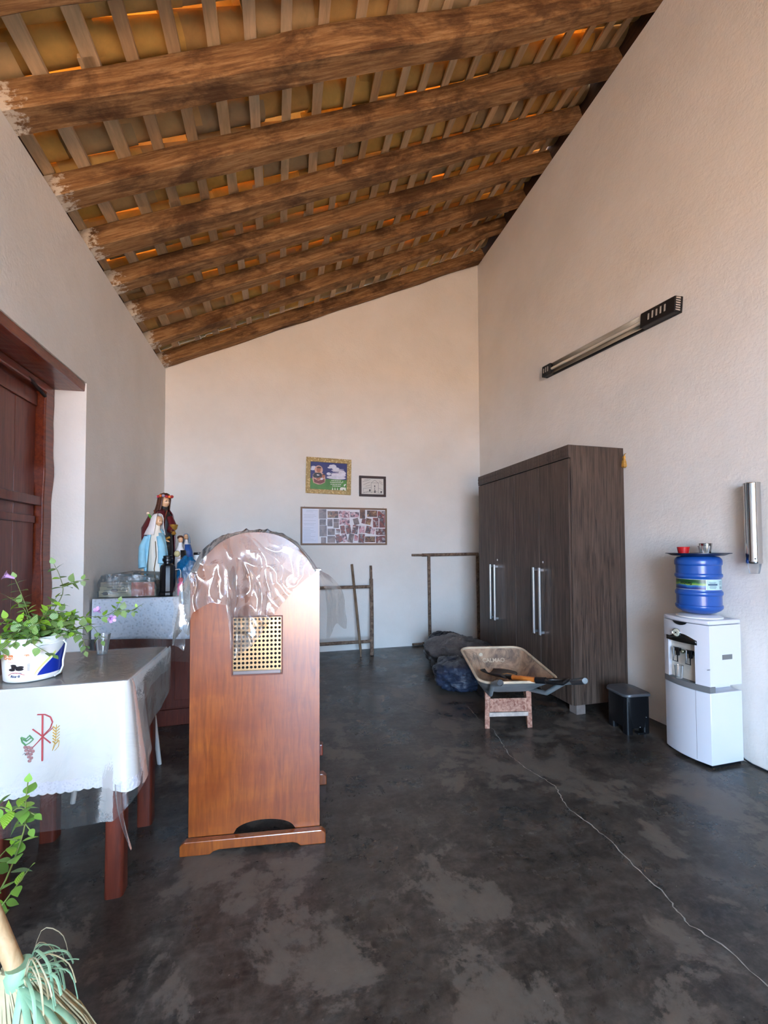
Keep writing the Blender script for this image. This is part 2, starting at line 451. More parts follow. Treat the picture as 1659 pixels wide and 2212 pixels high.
# roof: rafters, laths, channel tiles, cover tiles
roof = bpy.data.objects.new('ceiling', None); COL.objects.link(roof)
tag(roof, 'open pitched roof of rough rafters, laths and orange clay tiles', None, None, 'structure')
ends = [(-2.6, -2.65), (-2.1, -2.1), (-1.55, -1.6), (-1.05, -1.1), (-0.55, -0.6), (-0.05, -0.1), (0.48, 0.42), (0.98, 0.92), (1.48, 1.43), (2.0, 2.0), (2.48, 2.41), (3.01, 2.89), (3.455, 3.38), (3.905, 3.85), (4.36, 4.33), (4.90, 4.79), (5.385, 5.39)]
for i, (ya, yb_) in enumerate(ends):
    x0, x1 = XL - 0.06, XR + 0.05
    L = math.hypot(x1 - x0, (x1 - x0) * SL); mb = MB(); vs = []; N = 44; K = 24
    wd, ht = random.uniform(0.13, 0.15), 0.14
    sd = i * 13.7
    for a in range(N + 1):
        u = a / N; s_ = u * L
        wob = noise.noise(Vector((s_ * 0.8, sd, 0))) * 0.028
        low = abs(noise.noise(Vector((s_ * 1.1, sd, 5)))) * 0.018 - (0.05 * math.sin(math.pi * u) if i == 10 else 0.0)
        for k in range(K):
            e_ = (-0.9, -0.55, -0.2, 0.2, 0.55, 0.9)[k % 6]; cx_, sy_ = ((1, e_), (-e_, 1), (-1, -e_), (e_, -1))[k // 6]
            rr = (1 + 0.07 * noise.noise(Vector((s_ * 1.7, sd + cx_ * 1.2, sy_ * 1.2))) + 0.02 * noise.noise(Vector((s_ * 9, sd + cx_ * 4, sy_ * 4))))
            y = cx_ * rr * wd / 2 + wob; z = sy_ * rr * ht / 2 + ht / 2
            if z < ht / 2: z += low * (1 - z / ht * 2)
            vs.append((s_, y, min(z, ht)))
    fs = [(a*K+k, a*K+(k+1) % K, (a+1)*K+(k+1) % K, (a+1)*K+k) for a in range(N) for k in range(K)]
    fs += [tuple(reversed(range(K))), tuple(N*K + k for k in range(K))]
    mb.add(vs, fs)
    o = mb.build('rafter', M_raft, roof, smooth=28)
    d = Vector((x1 - x0, yb_ - ya, (x1 - x0) * SL)).normalized()
    yv = Vector((0, 1, 0)); yv = (yv - d * yv.dot(d)).normalized(); zv = d.cross(yv)
    mt = Matrix((d, yv, zv)).transposed().to_4x4(); mt.translation = Vector((x0, ya, zb(x0)))
    o.matrix_local = mt

slat_x = [-1.42, -1.20, -0.975, -0.775, -0.573, -0.37, -0.178, 0.032, 0.25, 0.46, 0.667, 0.868, 1.05, 1.24, 1.43, 1.63, 1.83, 2.03, 2.22, 2.41, 2.60, 2.76]
for x in slat_x:
    cuts = [Y_FRONT - 0.15, random.uniform(0.8, 1.4), random.choice([2.46, 2.96, 3.42]) + random.uniform(-0.05, 0.05), random.choice([3.88, 4.34]) + random.uniform(-0.05, 0.05), YB + 0.1]
    for a, b in zip(cuts[:-1], cuts[1:]):
        xa, xb = x + random.uniform(-0.014, 0.014), x + random.uniform(-0.014, 0.014)
        w = random.uniform(0.058, 0.072); mb = MB(); N = 10; vs = []
        for k in range(N + 1):
            t = k / N; y = (a - 0.05) + (b - a + 0.1) * t; xx = xa + (xb - xa) * t
            e = 0.004 * noise.noise(Vector((x * 9, y * 4, 1))); e2 = 0.004 * noise.noise(Vector((x * 9, y * 4, 8)))
            for sx, sz in ((-1, 0), (1, 0), (1, 1), (-1, 1)):
                px = xx + sx * w / 2 + (e if sx < 0 else e2)
                vs.append((px, y, zb(px) + 0.157 + sz * 0.024))
        fs = [(k*4+j, k*4+(j+1) % 4, k*4+4+(j+1) % 4, k*4+4+j) for k in range(N) for j in range(4)] + [(3, 2, 1, 0), (N*4, N*4+1, N*4+2, N*4+3)]
        mb.add(vs, fs).build('lath', M_slat, roof)

def tile_mesh(name, ra, rb, dep, L, sign):
    mb = MB(); K = 10; th = 0.013; vs = []
    for (x, r) in ((0, ra), (L * 0.5, (ra + rb) / 2), (L, rb)):
        for q in (0, th):
            for k in range(K + 1):
                an = math.pi * k / K
                vs.append((x, math.cos(an) * (r - q), -sign * math.sin(an) * (dep * r / ra - q)))
    n = K + 1; fs = []
    for s in range(2):
        o = s * 2 * n; p = o + 2 * n
        for k in range(K):
            fs.append((o+k, o+k+1, p+k+1, p+k)); fs.append((o+n+k+1, o+n+k, p+n+k, p+n+k+1))
        for k in (0, K): fs.append((o+k, o+n+k, p+n+k, p+k))
    for o in (0, 4 * n):
        for k in range(K): fs.append((o+k, o+k+1, o+n+k+1, o+n+k))
    mb.add(vs, fs); return mb.mesh(name, M_tile, 40)
TL, EXPO, PITCHY = 0.52, 0.425, 0.225
ch_me = [tile_mesh('channel_tile', 0.098, 0.088, 0.07, TL, 1), tile_mesh('channel_tile', 0.102, 0.090, 0.075, TL, 1)]
cv_me = tile_mesh('cover_tile', 0.092, 0.104, 0.07, TL, -1)
ud = Vector((math.cos(AL), 0, math.sin(AL))); wdv = Vector((-math.sin(AL), 0, math.cos(AL)))
Mrot = Matrix((ud, Vector((0, 1, 0)), wdv)).transposed()
far = MB()
ny = int((YB + 0.3 - (Y_FRONT - 0.2)) / PITCHY)
for j in range(ny + 1):
    y = YB + 0.08 - j * PITCHY
    for i in range(12):
        s = -0.42 + i * EXPO + random.uniform(-0.02, 0.02)
        base = Vector((XL, y, zb(XL) + 0.182)) + ud * s
        for kind in (0, 1):
            if kind == 0: me = random.choice(ch_me); off = 0.078 + random.uniform(-0.004, 0.006); yo = random.uniform(-0.008, 0.008)
            else: me = cv_me; off = 0.066 + random.uniform(0.0, 0.007); yo = PITCHY / 2 + random.uniform(-0.008, 0.008)
            q = Matrix.Rotation(R(random.uniform(-1.6, 1.6)), 3, 'Z') @ Matrix.Rotation(R(1.6 + random.uniform(-0.4, 0.4)), 3, 'Y')
            mt = (Mrot @ q).to_4x4(); mt.translation = base + Vector((0, yo, 0)) + wdv * off
            if y > 1.55:
                o = bpy.data.objects.new(me.name.split('.')[0], me); COL.objects.link(o); o.parent = roof; o.matrix_local = mt
            else:
                far.add([mt @ v.co for v in me.vertices], [tuple(p.vertices) for p in me.polygons])
tag(far.build('roof_tiles', M_tile, roof), kind='stuff')

# ------------------------------------------------------------------ door in the left wall
door = thing('door_1', None, None, (XL, DY0, 0), kind='structure')
XD = XL - 0.25                     # leaf face in world
def dl(x, y, z): return (x - XL, y - DY0, z)
edges = [1.98, 2.20, 2.42, 2.62, 2.83, 3.045, 3.27]
for a, b in zip(edges[:-1], edges[1:]):
    mb = MB(); mb.box(XD - 0.03 - XL, XD - XL + random.uniform(-0.002, 0.002), a + 0.0025 - DY0, b - 0.0025 - DY0, 0.02, 2.44)
    mb.build('plank', M_doorw, door, bevel=0.003)
for z0, z1, d in ((1.655, 1.715, 0.035), (1.535, 1.585, 0.012), (0.35, 0.45, 0.012), (2.33, 2.42, 0.012)):
    mb = MB(); mb.box(XD - XL, XD + d - XL, 1.99 - DY0, (3.30 if d > 0.03 else 3.26) - DY0, z0, z1)
    mb.build('rail', M_doorw, door, bevel=0.004)
def post(y0, sgn):
    mb = MB(); vs = []; N = 40
    for k in range(N + 1):
        z = 2.50 * k / N
        e = 0.022 * noise.noise(Vector((z * 1.7, sgn * 3, 0))) + 0.012 * noise.noise(Vector((z * 5, sgn, 2)))
        xa, xb = XO + 0.02, XD + 0.055 + e * 0.8
        ya, yb2 = (y0, y0 + sgn * (0.115 + e))
        vs += [dl(xa, ya, z), dl(xb, ya, z), dl(xb + 0.0, yb2, z), dl(xa, yb2, z)]
    mb.add(vs, [(k*4+j, k*4+(j+1) % 4, k*4+4+(j+1) % 4, k*4+4+j) for k in range(N) for j in range(4)] + [(3, 2, 1, 0), (N*4, N*4+1, N*4+2, N*4+3)])
    mb.build('door_post', M_lint, door, smooth=40, bevel=0.008)
post(DY1, -1); post(DY0, 1)
mb = MB(); N = 24; vs = []
for k in range(N + 1):
    y = DY0 - 0.02 + (DY1 - DY0 + 0.03) * k / N
    e = 0.008 * noise.noise(Vector((y * 4, 0, 3))); e2 = 0.01 * noise.noise(Vector((y * 3, 7, 3)))
    vs += [dl(XO + 0.01, y, DZ - 0.01 + e2), dl(XL - 0.012, y, DZ + e), dl(XL - 0.006 + e, y, DZ + 0.058), dl(XO + 0.01, y, DZ + 0.058)]
mb.add(vs, [(k*4+j, k*4+(j+1) % 4, k*4+4+(j+1) % 4, k*4+4+j) for k in range(N) for j in range(4)] + [(3, 2, 1, 0), (N*4, N*4+1, N*4+2, N*4+3)])
mb.build('lintel', M_lint, door, bevel=0.004)
mb = MB(); mb.box(XD - 0.02 - XL, XD + 0.06 - XL, 0.02, DY1 - DY0 - 0.02, 2.435, 2.497); mb.build('head_rail', M_lint, door, bevel=0.012)
mb = MB(); mb.tube([dl(XD + 0.05, 3.06, 2.46), dl(XD + 0.055, 3.17, 2.425), dl(XD + 0.06, 3.25, 2.40)], 0.011, 8); mb.build('bolt', plain('dark_iron', (40, 26, 22), 0.5, 0.6), door, smooth=60)
mb = MB(); mb.box(XO - 0.02 - XL, XO + 0.02 - XL, 0, DY1 - DY0, 0, 2.5); mb.build('outer_board', M_doorw, door)

# ------------------------------------------------------------------ wardrobe
def cabinet_panel_mat():
    return M_ward
wd = thing('wardrobe', 'tall dark walnut wardrobe with four doors and long bar handles', 'wardrobe', (2.31, 2.862, 0))
WL, WD, WH = 1.578, 0.527, 2.20          # along y, depth x, height
mb = MB(); mb.box(0, WD, 0, 0.018, 0.075, WH); mb.build('side_panel', M_ward, wd, bevel=0.001)
mb = MB(); mb.box(0, WD, WL - 0.018, WL, 0.075, WH); mb.build('side_panel', M_ward, wd, bevel=0.001)
mb = MB(); mb.box(0.003, WD, 0.018, WL - 0.018, 0.08, 0.10); mb.build('bottom_panel', M_ward, wd)
mb = MB(); mb.box(0.002, WD, 0.018, WL - 0.018, WH - 0.02, WH - 0.001); mb.build('top_panel', M_ward, wd)
mb = MB(); mb.box(WD - 0.01, WD, 0.018, WL - 0.018, 0.1, WH - 0.02); mb.build('back_panel', M_ward, wd)
co = None
mb = MB(); mb.box(-0.02, 0, 0, WL, WH - 0.105, WH)
co = mb.build('cornice', M_ward, wd, bevel=0.001)
for z in (WH - 0.035, WH - 0.072):
    mb = MB(); mb.box(-0.0235, -0.02, 0, WL, z - 0.012, z + 0.012); mb.build('moulding', M_ward, co, bevel=0.0015)
bounds = [0.004, 0.404, 0.801, 1.198, WL - 0.004]
ME_handle = None
for i, (a, b) in enumerate(zip(bounds[:-1], bounds[1:])):
    mb = MB(); mb.box(-0.02, -0.001, a + 0.0028, b - 0.0028, 0.078, WH - 0.113)
    d = mb.build('door', M_ward, wd, bevel=0.0015)
    hy = {0: b - 0.045, 1: a + 0.045, 2: b - 0.045, 3: a + 0.045}[i]
    mb = MB(); mb.box(-0.066, -0.052, hy - 0.011, hy + 0.011, 0.575, 1.175)
    mb.box(-0.056, -0.02, hy - 0.011, hy + 0.011, 0.585, 0.607); mb.box(-0.056, -0.02, hy - 0.011, hy + 0.011, 1.143, 1.165)
    tag(mb.build('handle', M_alu, d, bevel=0.002), 'long square aluminium bar handle')
    if i in (0, 2):
        mb = MB(); mb.lathe([(0.0, 0), (0.011, 0), (0.011, -0.006), (0.004, -0.007)], 14, (-0.02, hy - 0.01, 1.225), axis='x'); mb.build('lock', M_chrome, d, smooth=40)
for (x, y) in ((0.02, 0.0), (0.42, 0.0), (0.02, WL - 0.09), (0.42, WL - 0.09)):
    mb = MB(); mb.box(x, x + 0.085, y + 0.004, y + 0.09, 0, 0.0745); mb.build('foot', plain('scuffed_foot_block', (120, 106, 98), 0.7, var=0.2), wd, bevel=0.002)

# tassel hook behind the wardrobe
M_gold = plain('gold_cord', (190, 140, 60), 0.6, var=0.3, vscale=60)
tk = thing('curtain_tassel', 'gold tassel hanging on the right wall by the wardrobe top', 'tassel', (XR - 0.02, 2.845, 2.03))
mb = MB(); mb.lathe([(0.012, 0), (0.02, 0.01), (0.016, 0.05), (0.008, 0.075), (0.013, 0.085), (0.008, 0.1)], 10, pleat=5, amp=0.12); mb.build('skirt', M_gold, tk, smooth=60)
mb = MB(); mb.tube([(0, 0, 0.098), (0.006, 0.0, 0.115), (0.018, 0.0, 0.12)], 0.004, 6); mb.build('cord', M_gold, tk, smooth=60)

# ------------------------------------------------------------------ ceiling-side lamp on the right wall
lp = thing('fluorescent_lamp', 'slim fluorescent wall lamp with black ends and bare tube', 'lamp', (XR, 3.87, 3.275))
# local: along -y direction, tilted
Ll = 1.567; tilt = math.atan2(-0.15, 1.559)
lp.rotation_euler = (0, 0, 0)
Mt = Matrix.Rotation(-tilt, 4, 'X')
lp.matrix_local = Matrix.Translation(Vector((XR, 3.87, 3.275))) @ Mt
M_blk2 = plain('sooty_black_metal', (22, 19, 18), 0.5, var=0.3, vscale=30)
mb = MB(); mb.box(-0.022, -0.001, -Ll, 0, -0.058, 0.058); mb.build('housing', M_blk2, lp, bevel=0.003)
def refl(u, v):
    a = math.pi * v; return (-0.024 - 0.03 * (1 - math.sin(a)), -0.13 - (Ll - 0.42) * u, -0.056 + 0.112 * v)
mb = MB(); mb.grid(refl, 2, 14); mb.build('reflector', plain('dull_reflector', (188, 178, 160), 0.35, 0.5, var=0.2, vscale=9, stretch=(1, 0.3, 4)), lp, smooth=60, solid=0.002)
mb = MB(); mb.tube([(-0.05, -0.1, 0), (-0.05, -Ll + 0.27, 0)], 0.015, 14); mb.build('tube', plain('old_glass_tube', (206, 198, 180), 0.15, coat=0.5), lp, smooth=60)
for y0, y1 in ((-0.14, 0.0), (-Ll, -Ll + 0.30)):
    mb = MB(); mb.box(-0.075, -0.022, y0, y1, -0.058, 0.058); e = mb.build('end_cap', M_blk2, lp, bevel=0.008)
    for k in range(3 if y0 > -1 else 5):
        yy = (y0 + y1) / 2 + (k - (1 if y0 > -1 else 2)) * 0.035
        mb = MB(); mb.box(-0.0775, -0.0745, yy - 0.006, yy + 0.006, -0.02, 0.03 + 0.008 * math.sin(k * 3)); mb.build('worn_patch', plain('scraped_paint', (176, 170, 160), 0.6), e)
mb = MB()
for k in range(6):
    z = -0.042 + k * 0.0168; mb.box(-0.066, -0.026, -Ll - 0.003, -Ll - 0.0005, z - 0.004, z + 0.004)
mb.build('vent_grille', plain('pale_grille', (190, 182, 172), 0.5), lp)

# ------------------------------------------------------------------ cup holder tube on the right wall
ct = thing('cup_dispenser', 'steel tube dispenser for paper cups on the right wall', 'cup dispenser', (XR - 0.045, 1.866, 1.25))
mb = MB(); mb.lathe([(0.038, 0), (0.041, 0.004), (0.041, 0.02), (0.040, 0.03), (0.040, 0.485), (0.042, 0.49), (0.040, 0.495)], 28); mb.build('tube', M_chrome, ct, smooth=50)
mb = MB(); mb.box(0.036, 0.044, -0.02, 0.02, 0.05, 0.45); mb.build('wall_bracket', M_chrome, ct)
mb = MB(); mb.sphere((-0.030, -0.0285, 0.03), 0.005); mb.build('screw', M_black, ct, smooth=60)
cp = thing('disposable_cup', 'clear cup sticking out below the steel wall tube', 'cup', (XR - 0.045, 1.866, 1.19))
mb = MB(); mb.lathe([(0.024, 0), (0.0255, 0.003), (0.035, 0.06), (0.0355, 0.10)], 24, caps=(True, False)); mb.build('wall', M_clearcup, cp, smooth=50)
mb = MB(); mb.lathe([(0.0, 0.001), (0.023, 0.001)], 24, caps=(False, False)); mb.build('base', M_clearcup, cp)

# ------------------------------------------------------------------ water cooler
wc = thing('water_cooler', 'white upright water cooler with two black taps', 'water cooler', (2.53, 1.955, 0))
def front(y):      # bowed front, local x at local y (0 = camera-near side edge)
    t = (y - 0.1525) / 0.1525
    return -0.012 + 0.032 * t * t
WW = 0.305; WDp = 0.275
def outline(y0, y1, back=WDp, d=0.0, n=12):
    P = [(front(y0 + (y1 - y0) * k / n) - d, y0 + (y1 - y0) * k / n) for k in range(n + 1)]
    return P + [(back, y1), (back, y0)]
def slab(mb, y0, y1, z0, z1, back=WDp, d=0.0): mb.prism(outline(y0, y1, back, d), lambda a, b, t: (a, b, t), z0, z1)
mb = MB(); slab(mb, 0, WW, 0.02, 0.455); tag(mb.build('lower_body', M_white, wc, smooth=35, bevel=0.004), None)
mb = MB(); mb.box(0.03, WDp - 0.01, 0.012, WW - 0.012, 0.0, 0.02); mb.build('plinth', M_black, wc)
mb = MB(); slab(mb, -0.001, WW + 0.001, 0.457, 0.495, d=0.003, back=0.06); tag(mb.build('drip_band', plain('grey_band', (112, 112, 112), 0.45), wc, smooth=35, bevel=0.002), 'grey curved band with drip tray')
mb = MB(); slab(mb, 0, 0.075, 0.496, 0.752); slab(mb, 0.262, WW, 0.496, 0.752)
slab(mb, 0, WW, 0.752, 0.868)
mb.box(0.07, WDp, 0.07, 0.27, 0.457, 0.752)
mb.build('upper_body', M_white, wc, smooth=35)
mb = MB(); slab(mb, -0.001, WW + 0.001, 0.871, 0.898, d=0.002, back=WDp + 0.001); mb.build('lid', M_white, wc, smooth=35, bevel=0.006)
mb = MB(); mb.box(0.030, 0.0695, 0.0755, 0.2615, 0.497, 0.7515); mb.build('steel_niche', plain('beige_steel', (206, 198, 184), 0.35, 0.25, var=0.08, vscale=30), wc)
mb = MB(); mb.box(0.0, 0.0, 0, 0, 0, 0) if False else None
# black arched panel, clock, handle slot
def onfront(y, z, d): return (front(y) - d, y, z)
poly = [(0.062, 0.742), (0.275, 0.742), (0.275, 0.775), (0.245, 0.785), (0.19, 0.79), (0.13, 0.785), (0.062, 0.765)]
mb = MB()
N = 14
def arch(u, v):
    y = 0.06 + 0.212 * u; top = 0.765 + 0.03 * math.sin(math.pi * min(1, u * 1.15)) ** 1.2
    return onfront(y, 0.738 + (top - 0.738) * v, 0.004)
mb.grid(arch, N, 2); bp = mb.build('arched_panel', plain('black_gloss_panel', (26, 24, 20), 0.25), wc, smooth=50, solid=0.004)
cl = MB(); cl.lathe([(0.0, -0.008), (0.021, -0.008), (0.024, -0.005), (0.024, 0.004)], 24, onfront(0.185, 0.795, 0.002), axis='x'); ck = cl.build('clock_dial', plain('cream_dial', (214, 212, 190), 0.35), wc, smooth=35)
mb = MB(); mb.lathe([(0.0245, -0.004), (0.027, -0.007), (0.028, 0.0), (0.0245, 0.002)], 24, onfront(0.185, 0.795, 0.002), axis='x', caps=(False, False)); mb.build('rim', M_chrome, ck, smooth=50)
mb = MB(); mb.lathe([(0.0, -0.0105), (0.005, -0.0105), (0.005, -0.008)], 10, onfront(0.185, 0.795, 0.002), axis='x')
for a in range(4):
    yy, zz = 0.012 * math.cos(a * 1.571 + 0.78), 0.012 * math.sin(a * 1.571 + 0.78)
    mb.lathe([(0.0, -0.0095), (0.0018, -0.0095), (0.0018, -0.008)], 8, (front(0.185) - 0.002, 0.185 + yy, 0.795 + zz), axis='x')
mb.build('dial_marks', M_black, ck)
def slot(u, v):
    y = 0.115 + 0.10 * u; b = 0.868 - 0.020 * math.sin(math.pi * u) ** 0.6
    return onfront(y, b + (0.8695 - b) * v, 0.0025)
mb = MB(); mb.grid(slot, 10, 2); mb.build('lid_grip', M_black, wc, solid=0.002)
for i, y in enumerate((0.205, 0.118)):
    mb = MB(); mb.box(0.004, 0.032, y - 0.014, y + 0.014, 0.668, 0.69); mb.box(0.008, 0.024, y - 0.009, y + 0.009, 0.64, 0.67)
    tp_ = mb.build('tap', M_black, wc, bevel=0.003)
    mb = MB(); P = [(0.004, y - 0.016, 0.692), (0.0, y - 0.017, 0.66), (-0.002, y - 0.012, 0.64), (-0.006, y - 0.016, 0.605), (-0.006, y + 0.016, 0.605), (-0.002, y + 0.012, 0.64), (0.0, y + 0.017, 0.66), (0.004, y + 0.016, 0.692), (0.004, y - 0.016, 0.692)]
    mb.tube(P, 0.004, 6); mb.build('lever', M_black, tp_, smooth=50)
    mb = MB(); mb.sphere((0.022, y - 0.030, 0.672), 0.014); tag(mb.build('knob', plain('olive_chrome', (140, 142, 120), 0.2, 0.7), tp_, smooth=60), 'round metallic knob')
mb = MB(); mb.box(0.12, 0.20, -0.0015, -0.0002, 0.655, 0.685); mb.build('rating_label', plain('grey_sticker', (112, 112, 110), 0.5), wc)
mb = MB(); mb.box(front(0.075), 0.02, -0.0012, 0.0, 0.60, 0.603); mb.build('seam_scratch', M_dkgrey, wc)
mb = MB(); mb.box(front(0.0755) - 0.0006, front(0.0755) + 0.002, 0.0750, 0.0760, 0.03, 0.455); mb.build('panel_seam', M_dkgrey, wc)
mb = MB(); mb.lathe([(0.125, 0.8985), (0.125, 0.905), (0.10, 0.915), (0.06, 0.918)], 30, (0.135, 0.150, 0)); mb.build('bottle_seat', M_whitepl, wc, smooth=40)

bt = thing('water_bottle', 'large blue water bottle turned upside down on the cooler', 'water bottle', (2.665, 2.105, 0.9185))
prof = [(0.028, 0.0), (0.06, 0.004), (0.09, 0.012), (0.116, 0.028), (0.126, 0.040), (0.128, 0.050), (0.1275, 0.058), (0.1215, 0.063), (0.1215, 0.122), (0.1265, 0.127), (0.128, 0.133), (0.128, 0.142), (0.1265, 0.148), (0.1215, 0.153), (0.1215, 0.155), (0.1195, 0.160), (0.1195, 0.230), (0.1215, 0.236), (0.1265, 0.241), (0.128, 0.246), (0.128, 0.255), (0.1265, 0.260), (0.1215, 0.265), (0.1215, 0.315), (0.1265, 0.320), (0.128, 0.326), (0.128, 0.345), (0.124, 0.358), (0.112, 0.370), (0.08, 0.3785)]
mb = MB(); mb.lathe(prof, 48); mb.build('body', M_blue, bt, smooth=32)
mb = MB(); mb.lathe([(0.05, 0.0), (0.085, 0.0075), (0.112, 0.024)], 30, caps=(True, False)); 
# wrap-around label
def cyl(an, z, r=0.1198): return (r * math.cos(an), r * math.sin(an), z)
a_c = math.atan2(-2.105, -2.665)          # towards the camera
def lab(a0, a1, z0, z1, r): return lambda u, v: cyl(a_c + a0 + (a1 - a0) * u, z0 + (z1 - z0) * v, r)
def label_mat():
    t = NT('bottle_label_print'); vec = t.coord(); sx = t.node('ShaderNodeSeparateXYZ'); t.link(vec, sx.inputs[0])
    mr = t.node('ShaderNodeMapRange'); mr.inputs[1].default_value = 0.168; mr.inputs[2].default_value = 0.224; t.link(sx.outputs[2], mr.inputs[0])
    n = t.noise(vec, 18, 3); ad = t.node('ShaderNodeMath', operation='MULTIPLY_ADD'); t.link(n, ad.inputs[0]); ad.inputs[1].default_value = 0.5; t.link(mr.outputs[0], ad.inputs[2])
    t.set(Base_Color=t.ramp(ad.outputs[0], [(0.35, srgb(20, 40, 110)), (0.60, srgb(40, 110, 170)), (0.72, srgb(130, 160, 60)), (0.95, srgb(40, 110, 40)), (1.0, srgb(20, 70, 36))]), Roughness=0.3)
    return t.mat
mb = MB(); mb.grid(lab(-1.5, 0.32, 0.163, 0.228, 0.1202), 24, 1); tag(mb.build('label', label_mat(), bt, smooth=60), 'printed label, green and blue')
lb = mb
mb = MB(); mb.grid(lab(0.34, 1.5, 0.163, 0.228, 0.1202), 18, 1); l2 = mb.build('label', plain('pale_label', (176, 206, 206), 0.4, var=0.15, vscale=30), bt, smooth=60)
mb = MB()
for a0, a1, z0, z1 in ((-1.5, 1.5, 0.1622, 0.164), (-1.5, 1.5, 0.2272, 0.229), (0.32, 0.345, 0.1622, 0.229)): mb.grid(lab(a0, a1, z0, z1, 0.1205), 24, 1)
mb.build('label_border', plain('label_edge', (214, 226, 226), 0.4), bt, smooth=60)
mb = MB()
for k, (a0, a1, z) in enumerate([(0.45, 0.85, 0.212), (0.5, 0.8, 0.206), (0.5, 0.85, 0.186), (0.48, 0.86, 0.180), (0.5, 0.82, 0.174), (1.05, 1.3, 0.215), (1.05, 1.3, 0.208), (1.05, 1.28, 0.200)]): mb.grid(lab(a0, a1, z - 0.0012, z + 0.0012, 0.1206), 6, 1)
for k in range(8): mb.grid(lab(1.06 + k * 0.03, 1.07 + k * 0.03 + (k % 3) * 0.006, 0.169, 0.184, 0.1206), 1, 1)
mb.grid(lab(0.42, 0.92, 0.191, 0.2025, 0.1206), 8, 1)
mb.build('label_print', plain('label_ink', (70, 96, 120), 0.5), bt)
text_mesh('Sanitos', 0.026, plain('black_ink', (10, 12, 12), 0.5), 'label_lettering', bt, lambda x, y, z: cyl(a_c - 0.55 - x / 0.12, 0.202 - y, 0.1207), italic=0.3, bold=0.0006)

# tray with cups on top of the bottle
tr = thing('serving_tray', 'dark navy oval tray balanced on top of the blue bottle', 'tray', (2.665, 2.105, 1.297))
mb = MB(); mb.lathe([(0.0, 0.0), (0.135, 0.0), (0.145, 0.003), (0.165, 0.013), (0.176, 0.014), (0.176, 0.017), (0.163, 0.016), (0.143, 0.0065), (0.134, 0.004), (0.0, 0.004)], 40, caps=(False, False)); mb.build('dish', M_navy, tr, smooth=40)
def cup(name, label, loc, r0, r1, h, mat, cat='cup'):
    t = thing(name, label, cat, loc)
    mb = MB(); mb.lathe([(r0 * 0.2, 0), (r0, 0), (r0, 0.002), (r1, h), (r1 * 0.97, h), (r0 * 0.95, 0.004), (r0 * 0.2, 0.004)], 24, caps=(True, True)); mb.build('wall', mat, t, smooth=40)
    mb = MB(); mb.lathe([(r1, h - 0.002), (r1 + 0.0012, h), (r1, h + 0.001), (r1 * 0.97, h)], 24, caps=(False, False)); mb.build('rim', mat, t, smooth=60)
    return t
ZT = 1.3015
rv = Vector((2.105, -2.665, 0)).normalized()          # to the right as seen from the camera
bc = Vector((2.665, 2.105, ZT))
cup('tumbler', 'red plastic cup on the navy tray', tuple(bc - rv * 0.075), 0.028, 0.036, 0.052, M_red)
cup('tumbler', 'steel cup on the navy tray, tallest of the three cups', tuple(bc + rv * 0.058 + Vector((0.04, 0.05, 0))), 0.027, 0.037, 0.075, M_chrome)
cup('tumbler', 'clear plastic cup on the navy tray beside the steel cup', tuple(bc + rv * 0.03 + Vector((-0.03, -0.03, 0))), 0.024, 0.034, 0.058, M_clearcup)
cup('tumbler', 'clear disposable cup standing in the cooler niche under the taps', (2.53 + 0.004, 1.955 + 0.190, 0.4955), 0.02, 0.026, 0.085, M_clearcup)
# power cable
mb = MB(); mb.tube([(2.81, 1.99, 0.06), (2.828, 1.97, 0.02), (2.835, 1.93, 0.007), (2.838, 1.8, 0.006), (2.836, 1.6, 0.006), (2.838, 1.3, 0.006), (2.835, 1.0, 0.006)], 0.005, 8)
tag(mb.build('power_cable', M_black, smooth=60), 'thin black cable along the right wall behind the cooler', 'cable')

# ------------------------------------------------------------------ pedal bin
pb = thing('pedal_bin', 'small black pedal bin with grey lid beside the wardrobe', 'bin', (2.53, 2.555, 0), R(-6))
def rrect(w, d, r, n=6):
    P = []
    for cx_, cy_, a in ((w/2-r, d/2-r, 0), (-w/2+r, d/2-r, 90), (-w/2+r, -d/2+r, 180), (w/2-r, -d/2+r, 270)):
        for k in range(n + 1):
            an = R(a + 90 * k / n); P.append((cx_ + r * math.cos(an), cy_ + r * math.sin(an)))
    return P
mb = MB()
P0, P1 = rrect(0.185, 0.20, 0.035), rrect(0.20, 0.215, 0.04)
n = len(P0)
mb.add([(x, y, 0.045) for x, y in P0] + [(x, y, 0.272) for x, y in P1], [tuple(reversed(range(n))), tuple(range(n, 2*n))] + [(i, (i+1) % n, n+(i+1) % n, n+i) for i in range(n)])
mb.build('body', M_black, pb, smooth=40)
for sx in (-1, 1):
    for sy in (-1, 1):
        mb = MB(); mb.prism([(a + sx * 0.067, b + sy * 0.074) for a, b in rrect(0.052, 0.056, 0.016, 4)], lambda a, b, t: (a, b, t), 0.0, 0.27); mb.build('corner_leg', M_black, pb, smooth=40)
def lidp(sc, z): return [(x * sc, y * sc, z + 0.006 * math.cos(x * 22) * (sc > 0.5)) for x, y in rrect(0.225, 0.245, 0.055, 8)]
mb = MB(); rings = [lidp(0.96, 0.272), lidp(1.0, 0.276), lidp(1.0, 0.286), lidp(0.97, 0.293), lidp(0.6, 0.300), lidp(0.25, 0.302), lidp(0.02, 0.303)]
n = len(rings[0]); vs = [v for r_ in rings for v in r_]
mb.add(vs, [(i*n+k, i*n+(k+1) % n, (i+1)*n+(k+1) % n, (i+1)*n+k) for i in range(len(rings)-1) for k in range(n)] + [tuple(reversed(range(n)))])
tag(mb.build('lid', plain('grey_lid', (72, 72, 74), 0.35), pb, smooth=50), 'dark grey rounded lid')
mb = MB(); mb.box(-0.03, 0.03, -0.135, -0.09, 0.012, 0.024); mb.build('pedal', M_black, pb, bevel=0.004)
